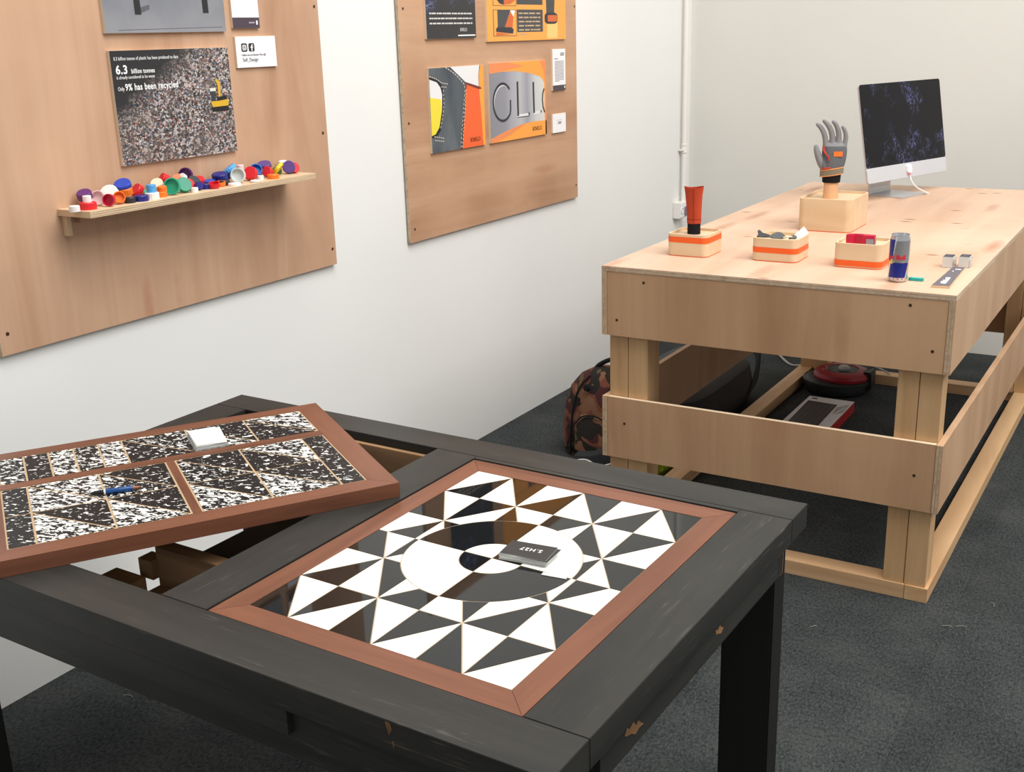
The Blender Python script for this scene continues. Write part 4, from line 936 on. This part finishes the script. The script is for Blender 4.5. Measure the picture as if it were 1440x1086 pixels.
tbox('top_stile', MX1+.001, TW, RT0, MT1, SB, TZ_, DARK_Y)
# rabbet ledges carrying the right-hand panel
for x0, x1, t0, t1 in ((MX0-.002, MX1+.001, MT0-.012, MT0+.02), (MX0-.002, MX1+.001, MT1-.02, MT1)): tbox('panel_ledge', x0, x1, t0, t1, SB-.02, SB+.016, DARK_X, bevel=0)
# aprons
tbox('apron', .03, TW-.03, .035, .055, .615, SB, BROWN_RAIL)
tbox('apron', .03, TW-.03, TL-.045, TL-.012, .618, SB, DARK_X)
tbox('flush_rail', .0, 1.035, TL-.012, TL-.0015, .662, SB, DARK_X)
tbox('apron', .025, .048, .055, TL-.045, .615, SB, DARK_Y)
tbox('apron', TW-.052, TW-.024, .055, TL-.045, .625, SB, DARK_Y)
tbox('side_rail', TW-.024, TW-.004, .145, TL-.13, .660, SB, DARK_Y)
for x0, x1, t0, t1 in ((TW-.134, TW-.032, .015, .075), (.032, .134, .015, .075), (.035, .137, TL-.105, TL-.045), (TW-.137, TW-.035, TL-.105, TL-.045)):
    tbox('leg', x0, x1, t0, t1, 0, SB, DARK_Z, bevel=.003)
# bare wood runners seen through the left opening
tbox('runner', .40, .95, .605, .637, .585, .682, BROWN_RAIL)
tbox('runner', .70, .765, .09, .86, .60, .70, wood('unpainted_brown_wood_y', (160,124,90), (118,86,60), 'y', 14, .6, seed=21))
tbox('runner_block', .362, .40, .615, .650, .615, .655, BROWN_RAIL); tbox('runner_block', .40, .50, .637, .70, .56, .60, BROWN_RAIL); tbox('runner_block', .455, .52, .66, .72, .585, .615, BROWN_RAIL)
tbox('runner_block', .300, .385, .655, .70, .55, .622, wood('tan_offcut', (196,156,114), (150,112,78), 'x', 14, .6, seed=24))
tbox('under_shelf', .41, .70, .10, .603, .612, .630, DARK_Y)
# chipped patches of bare wood
CHIP = wood('bare_chipped_wood', (140,104,66), (70,50,34), 'y', 40, .8, seed=25)
def chip(pts, x=None, t=None):
    if x is not None: link('bare_chip', prism(pts, 0, .0006, Matrix(((0,0,1,x),(-1,0,0,0),(0,1,0,0),(0,0,0,1)))), CHIP, tb, local=True)
    else: link('bare_chip', prism(pts, 0, .0006, Matrix(((1,0,0,0),(0,0,-1,-t),(0,1,0,0),(0,0,0,1)))), CHIP, tb, local=True)
chip([(.690,.676),(.706,.690),(.712,.686),(.722,.697),(.733,.692),(.741,.699),(.748,.690),(.742,.686),(.728,.682),(.716,.674),(.704,.678)], x=TW-.004)
chip([(.398,.684),(.408,.690),(.413,.696),(.421,.691),(.432,.695),(.428,.686),(.416,.682),(.408,.678)], x=TW-.004)
chip([(1.216,.747),(1.224,.747),(1.227,.738),(1.222,.728)], t=TL); chip([(1.226,.720),(1.230,.720),(1.229,.709)], t=TL)

# ================================================================ mosaic panel set into the right opening
def tableM(): return wm(tb)
def inset_convex(pts, g):
    """shrink a convex counter-clockwise polygon by g"""
    n = len(pts); lines = []
    for i in range(n):
        a, b = Vector(pts[i]), Vector(pts[(i+1)%n]); d = (b-a).normalized(); nr = Vector((-d.y, d.x)); lines.append((a+nr*g, d))
    out = []
    for i in range(n):
        (p1, d1), (p2, d2) = lines[i-1], lines[i]; den = d1.x*d2.y-d1.y*d2.x
        if abs(den) < 1e-9: out.append(tuple(p2)); continue
        t = ((p2.x-p1.x)*d2.y-(p2.y-p1.y)*d2.x)/den; out.append(tuple(p1+d1*t))
    return out
def area(p): return .5*sum(p[i][0]*p[(i+1)%len(p)][1]-p[(i+1)%len(p)][0]*p[i][1] for i in range(len(p)))
def ccw(p): return p if area(p) > 0 else p[::-1]
def clip_half(p, a, b, c):     # keep a*x+b*y<=c
    out = []
    for i in range(len(p)):
        q, r = p[i], p[(i+1)%len(p)]; fq, fr = a*q[0]+b*q[1]-c, a*r[0]+b*r[1]-c
        if fq <= 0: out.append(q)
        if fq*fr < 0: t = fq/(fq-fr); out.append((q[0]+(r[0]-q[0])*t, q[1]+(r[1]-q[1])*t))
    return out
def minus_disc(p, cx, cy, R):
    S_ = []
    for i in range(len(p)):
        a, b = p[i], p[(i+1)%len(p)]; N = 60
        for k in range(N): S_.append((a[0]+(b[0]-a[0])*k/N, a[1]+(b[1]-a[1])*k/N, k == 0))
    ins = [math.hypot(x-cx, y-cy) < R for x, y, _ in S_]
    if not any(ins): return [p]
    if all(ins): return []
    n = len(S_); runs = []; start = next(i for i in range(n) if ins[i-1] and not ins[i]); i = start; cur = []
    for k in range(n+1):
        j = (start+k) % n
        if k < n and not ins[j]: cur.append(S_[j])
        elif cur: runs.append(cur); cur = []
    polys = []
    for run in runs:
        if len(run) < 3: continue
        pts = [run[0][:2]]+[q[:2] for q in run[1:-1] if q[2]]+[run[-1][:2]]
        a0 = math.atan2(run[-1][1]-cy, run[-1][0]-cx); a1 = math.atan2(run[0][1]-cy, run[0][0]-cx)
        d = (a1-a0+PI) % (2*PI)-PI; m = max(2, int(abs(d)/.06))
        arc = [(cx+R*math.cos(a0+d*k/m), cy+R*math.sin(a0+d*k/m)) for k in range(m+1)]
        polys.append(pts[:-1]+arc[:-1])
    return [q for q in polys if abs(area(q)) > 6e-6]
def frame_bars(root, x0, x1, y0, y1, w, z0, z1, loc_m=None):
    """four mitred bars; (w_left, w_right, w_bottom, w_top)"""
    wl, wr, wb, wt = w; g = .0003
    for pts, m in (([(x0,y0),(x1,y0),(x1-wr,y0+wb),(x0+wl,y0+wb)], COPPER_X), ([(x0,y1),(x0+wl,y1-wt),(x1-wr,y1-wt),(x1,y1)], COPPER_X),
                   ([(x0,y0),(x0+wl,y0+wb),(x0+wl,y1-wt),(x0,y1)], COPPER_Y), ([(x1,y0),(x1,y1),(x1-wr,y1-wt),(x1-wr,y0+wb)], COPPER_Y)):
        link('frame_bar', prism(inset_convex(ccw(pts), g), z0, z1), m, root, local=True)
PZ = TZ_-.0012
mp = thing('mosaic_panel', 'glossy black and white triangle mosaic panel in a reddish wood frame', 'mosaic panel', tableM() @ Vector((MX0, -MT1, SB+.016)), TTH)
MWd, MHt = MX1-MX0, MT1-MT0
zt_ = PZ-(SB+.016)
frame_bars(mp, .0015, MWd-.0005, .0005, MHt-.002, (.0281*U, .0288*U, .0293*U, .0310*U), 0, zt_)
fx0, fx1 = .0281*U, MWd-.0291*U; fy0, fy1 = .0296*U, MHt-.0317*U     # tile field, y up = towards the wall
link('joint_bed', box(fx0-.001, fx1+.001, fy0-.001, fy1+.001, .002, zt_-.0012), BRASS, mp, local=True)
cu, cv = (fx1-fx0)/3, (fy1-fy0)/4
def uv2(u, v): return (fx0+u*cu, fy1-v*cv)
RO, RI = .0973*U, .0357*U; ccx, ccy = uv2(1.5, 1.995); GAP = .0010
def tile(poly, m): link('tile', prism(poly, .002, zt_-.0006), m, mp, local=True)
rows_ = [(0,.725,0,.725,0),(.725,1.45,.725,1.45,1),(1.45,2.175,1.45,1.995,0),(1.815,2.54,1.995,2.54,1),(2.54,3.27,2.54,3.27,0),(3.27,4,3.27,4,1)]
for va0, va1, lo, hi, typ in rows_:
    for c_ in range(6):
        u0, u1 = c_*.5, c_*.5+.5
        even = c_ % 2 == 0
        TL_, TR_, BL_, BR_ = (u0,va0), (u1,va0), (u0,va1), (u1,va1)
        if typ == 0:
            tris = [((TL_,TR_,BL_), 1), ((TR_,BR_,BL_), 0)] if even else [((TL_,BR_,BL_), 1), ((TL_,TR_,BR_), 0)]
        else:
            tris = [((TL_,TR_,BR_), 1), ((TL_,BR_,BL_), 0)] if even else [((TL_,TR_,BL_), 0), ((TR_,BR_,BL_), 1)]
        for tri, white in tris:
            q = clip_half(clip_half(list(tri), 0, 1, hi), 0, -1, -lo)
            if len(q) < 3: continue
            q = inset_convex(ccw([uv2(*s) for s in q]), GAP)
            for piece in minus_disc(q, ccx, ccy, RO+GAP): tile(piece, WHITETILE if white else BLACKTILE)
def sector(r0, r1, sx, sy, m):
    a0, a1 = 0, PI/2; pts = []
    rin, rout = (r0+GAP if r0 else 0), r1-GAP
    N = 20
    def arc(r, rev):
        al0 = math.asin(GAP/r); al1 = PI/2-al0; L_ = [(r*math.cos(al0+(al1-al0)*k/N), r*math.sin(al0+(al1-al0)*k/N)) for k in range(N+1)]
        return L_[::-1] if rev else L_
    pts = arc(rout, False)+(arc(rin, True) if rin else [(GAP, GAP)])
    tile(ccw([(ccx+sx*a, ccy+sy*b) for a, b in pts]), m)
for sx, sy in ((1,1),(-1,1),(-1,-1),(1,-1)):
    outer_black = (sx*sy < 0)          # far-left and near-right quarters are black
    sector(RI, RO, sx, sy, BLACKTILE if outer_black else WHITETILE)
    sector(0, RI, sx, sy, WHITETILE if outer_black else BLACKTILE)

# business cards on the mosaic
def cards_at(name, label, cx, cy, z, rz, w, h, th, n, mtop, medge):
    t = thing(name, label, 'business cards', (cx, cy, z), rz, 'business cards on the panels')
    rnd = random.Random(n); step = th/n
    for k in range(n):
        dx, dy, a = rnd.uniform(-.0015,.0015), rnd.uniform(-.001,.001), rnd.uniform(-.02,.02)
        if k == n-1: dx = dy = a = 0
        if k == n-2: dx, dy, a = .006, -.001, -.06
        M = Matrix.Translation((dx,dy,k*step)) @ Matrix.Rotation(a,4,'Z')
        link('card', box(-w/2, w/2, -h/2, h/2, 0, step*.93, M=M), medge, t, local=True)
        if k >= n-3: link('card_face', box(-w/2, w/2, -h/2, h/2, step*.93, step*.93+.0002, M=M), mtop, t, local=True)
    return t, th
ctr = Vector((1.5413, 1.5066, 0)); rzc = 0.1159
bc, thk = cards_at('business_card_stack', 'stack of black business cards with white initials on the mosaic', ctr.x, ctr.y, PZ-.0006, rzc, .086, .054, .0125, 12, mat('black_card_face',(50,47,47),.45), mat('card_edge_white',(206,208,204),.55))
link('lettering', text_bm('S.H27', .0150, Matrix.Translation((.004,.007,thk+.0002)) @ Matrix.Rotation(PI,4,'Z'), align='CENTER', bold=.0001, spacing=1.15), WHITEINK, bc, local=True)
lc = thing('loose_card', 'single clear edged card lying under the black card stack', 'card', (ctr.x+.03, ctr.y-.012, PZ-.0006), rzc)
link('card', box(.018, .062, -.040, -.030, 0, .0012), mat('card_edge_white',(206,208,204),.55), lc, local=True)

# ================================================================ terrazzo panel lying across the left opening
K = 1.6*.887
Nn = (.4827*U, .2130*U); e1 = Vector((-.5315, .8470)); e2 = Vector((-.8470, -.5315))    # in (x, t) of the table
# panel frame: local x along e1 reversed? use origin at near-right corner, X = e1, Y = e2 (t points to the room, so world y flips)
w1 = wm(tb).to_3x3() @ Vector((e1.x, -e1.y, 0)); ang = math.atan2(w1.y, w1.x)
orig = wm(tb) @ Vector((Nn[0], -Nn[1], TZ_+.0006))
tp = thing('terrazzo_panel', 'tilted black and white speckled tile panel in a reddish wood frame', 'tile panel', orig, ang)
w2 = wm(tb).to_3x3() @ Vector((e2.x, -e2.y, 0)); flip = 1 if (w1.cross(w2)).z > 0 else -1
PT = .0297
PLs, PWt = .530*K, .406*K
def P2(s, t): return (s*K, flip*t*K)
ys = sorted((0, flip*PWt))
fw = [.0355*K, .036*K, .0325*K, .0265*K]     # right end, left end, near, far
if flip > 0: frame_bars(tp, 0, PLs, 0, PWt, (fw[0], fw[1], fw[2], fw[3]), 0, PT)
else: frame_bars(tp, 0, PLs, -PWt, 0, (fw[0], fw[1], fw[3], fw[2]), 0, PT)
def pbox(name, s0, s1, t0, t1, z0, z1, m):
    a, b = P2(s0,t0), P2(s1,t1)
    return link(name, box(min(a[0],b[0]), max(a[0],b[0]), min(a[1],b[1]), max(a[1],b[1]), z0, z1), m, tp, local=True)
pbox('grout_bed', .034, .4955, .031, .381, .004, PT-.0012, GROUT)
pbox('divider_bar', .0355, .494, .2465, .2665, PT-.0012, PT, COPPER_X)
pbox('divider_bar', .2600, .2710, .0325, .2465, PT-.0012, PT, COPPER_Y)
def ttile(pts, dn):
    q = inset_convex(ccw([P2(*s) for s in pts]), .0021)
    link('tile', prism(q, .005, PT-.0004), TZ[dn], tp, local=True)
def rect(s0, s1, t0, t1, dn): ttile([(s0,t0),(s1,t0),(s1,t1),(s0,t1)], dn)
def diag(s0, s1, t0, t1, du, dl):     # diagonal from far-left (s1,t1) to near-right (s0,t0): upper keeps the far-right corner
    ttile([(s1,t1),(s0,t1),(s0,t0)], du); ttile([(s1,t1),(s0,t0),(s1,t0)], dl)
t0, t1 = .2675, .3785
for s0, s1, dn in ((.4578,.4935,'m'),(.423,.4578,'l'),(.388,.423,'h'),(.3525,.388,'m'),(.318,.3525,'h')): rect(s0, s1, t0, t1, dn)
diag(.2213,.318,t0,t1,'m','l'); diag(.1293,.2213,t0,t1,'l','h'); diag(.0365,.1293,t0,t1,'h','l')
a, b, c_ = .0335, .141, .2455
rect(.460,.4935,b,c_,'l'); rect(.460,.4935,a,b,'l')
diag(.3655,.460,b,c_,'h','h'); diag(.3655,.460,a,b,'l','h')
diag(.2725,.3655,b,c_,'l','m'); diag(.2725,.3655,a,b,'l','h')
diag(.1655,.2585,b,c_,'l','m'); diag(.1655,.2585,a,b,'l','h')
diag(.070,.1655,b,c_,'h','l'); diag(.070,.1655,a,b,'l','h')
rect(.0365,.070,a,c_,'l')

zt2 = TZ_+.0006+PT
ctr = Vector((0.6663, 1.6170, 0)); rzc = 0.9945; w_, h_ = 0.0604, 0.1064
wcd, th2 = cards_at('business_card_stack', 'stack of white business cards in a clear tray on the speckled tiles', ctr.x, ctr.y, zt2+.0004, rzc, w_, h_, .0105, 8, mat('white_card_face',(244,243,234),.5), mat('card_edge_white',(206,208,204),.55))
bm = bmesh.new(); bx(bm, -w_/2-.004, w_/2+.004, -h_/2-.004, h_/2+.004, -.0003, 0)
for a in ((-w_/2-.005,-w_/2-.0035,-h_/2-.005,h_/2+.005),(w_/2+.0035,w_/2+.005,-h_/2-.005,h_/2+.005),(-w_/2-.005,w_/2+.005,-h_/2-.005,-h_/2-.0035)): bx(bm, *a, 0, .006)
link('clear_tray', bm, CLR, wcd, local=True)
bm = bmesh.new(); rnd = random.Random(9)
for (x0_, y0_, nn_, ww_) in ((-.012,-.008,3,.0022),(.006,-.010,4,.001)):
    for k in range(nn_): bx(bm, x0_+k*.0034, x0_+k*.0034+ww_*.6, y0_, y0_+rnd.uniform(.012,.020), th2+.0002, th2+.0003)
link('faint_print', bm, mat('faint_grey_print',(196,194,182),.6), wcd, local=True)
# blue pen
pa, pb = Vector((0.6968, 1.2832, zt2+.005)), Vector((0.7580, 1.3527, zt2+.005)); d = (pb-pa); Lp = d.length
pn = thing('blue_pen', 'blue ballpoint pen with a black grip lying on the speckled tiles', 'pen', (pa+pb)/2-Vector((0,0,.005)), math.atan2(d.y, d.x))
Mp = Matrix.Translation((-Lp/2,0,.0053)) @ Matrix.Rotation(PI/2,4,'Y')
link('grip', lathe([(0,0),(.0012,.0),(.0022,.004),(.0044,.009),(.0048,.026)], 16, Mp), BPL, pn, smooth=True, local=True)
link('white_ring', lathe([(.0048,.026),(.0053,.0262),(.0053,.0292),(.0049,.0294)], 16, Mp), WHITE, pn, smooth=True, local=True)
link('barrel', lathe([(.0049,.0290),(.0053,.030),(.0053,Lp-.014),(.0047,Lp-.013)], 16, Mp), mat('pen_blue',(26,72,130),.3), pn, smooth=True, local=True)
link('push_button', lathe([(.0047,Lp-.0135),(.0044,Lp-.010),(.0032,Lp-.004),(.0030,Lp),(0,Lp)], 16, Mp), mat('pen_bronze',(140,92,62),.4,.4), pn, smooth=True, local=True)

# a few pale threads and offcuts dropped on the carpet
THREADS = (((2.087, 3.180), 'straight pale thread on the carpet beyond the bench base corner'), ((1.676, 2.818), 'curled pale thread on the carpet between table leg and bench'),
           ((1.999, 2.991), 'tiny pale thread on open carpet beside another short thread'), ((2.033, 3.008), 'short bent pale thread on open carpet beside a tiny one'), ((0.243, 1.640), 'pale fleck of thread on the carpet beneath the dark table'))
for (px, py), lab in THREADS:
    P = Vector((px, py, .002)); a = random.uniform(0, 6.28); l_ = random.uniform(.010,.020)
    tag(link('carpet_thread', tube(spline([P+Vector((-math.cos(a)*l_, -math.sin(a)*l_, 0)), P+Vector((.003,.003,.002)), P+Vector((math.cos(a)*l_, math.sin(a)*l_, 0))], 4), .0007, 5), mat('pale_thread',(150,146,134),.9), origin=P), lab, 'thread', 'threads on the carpet')
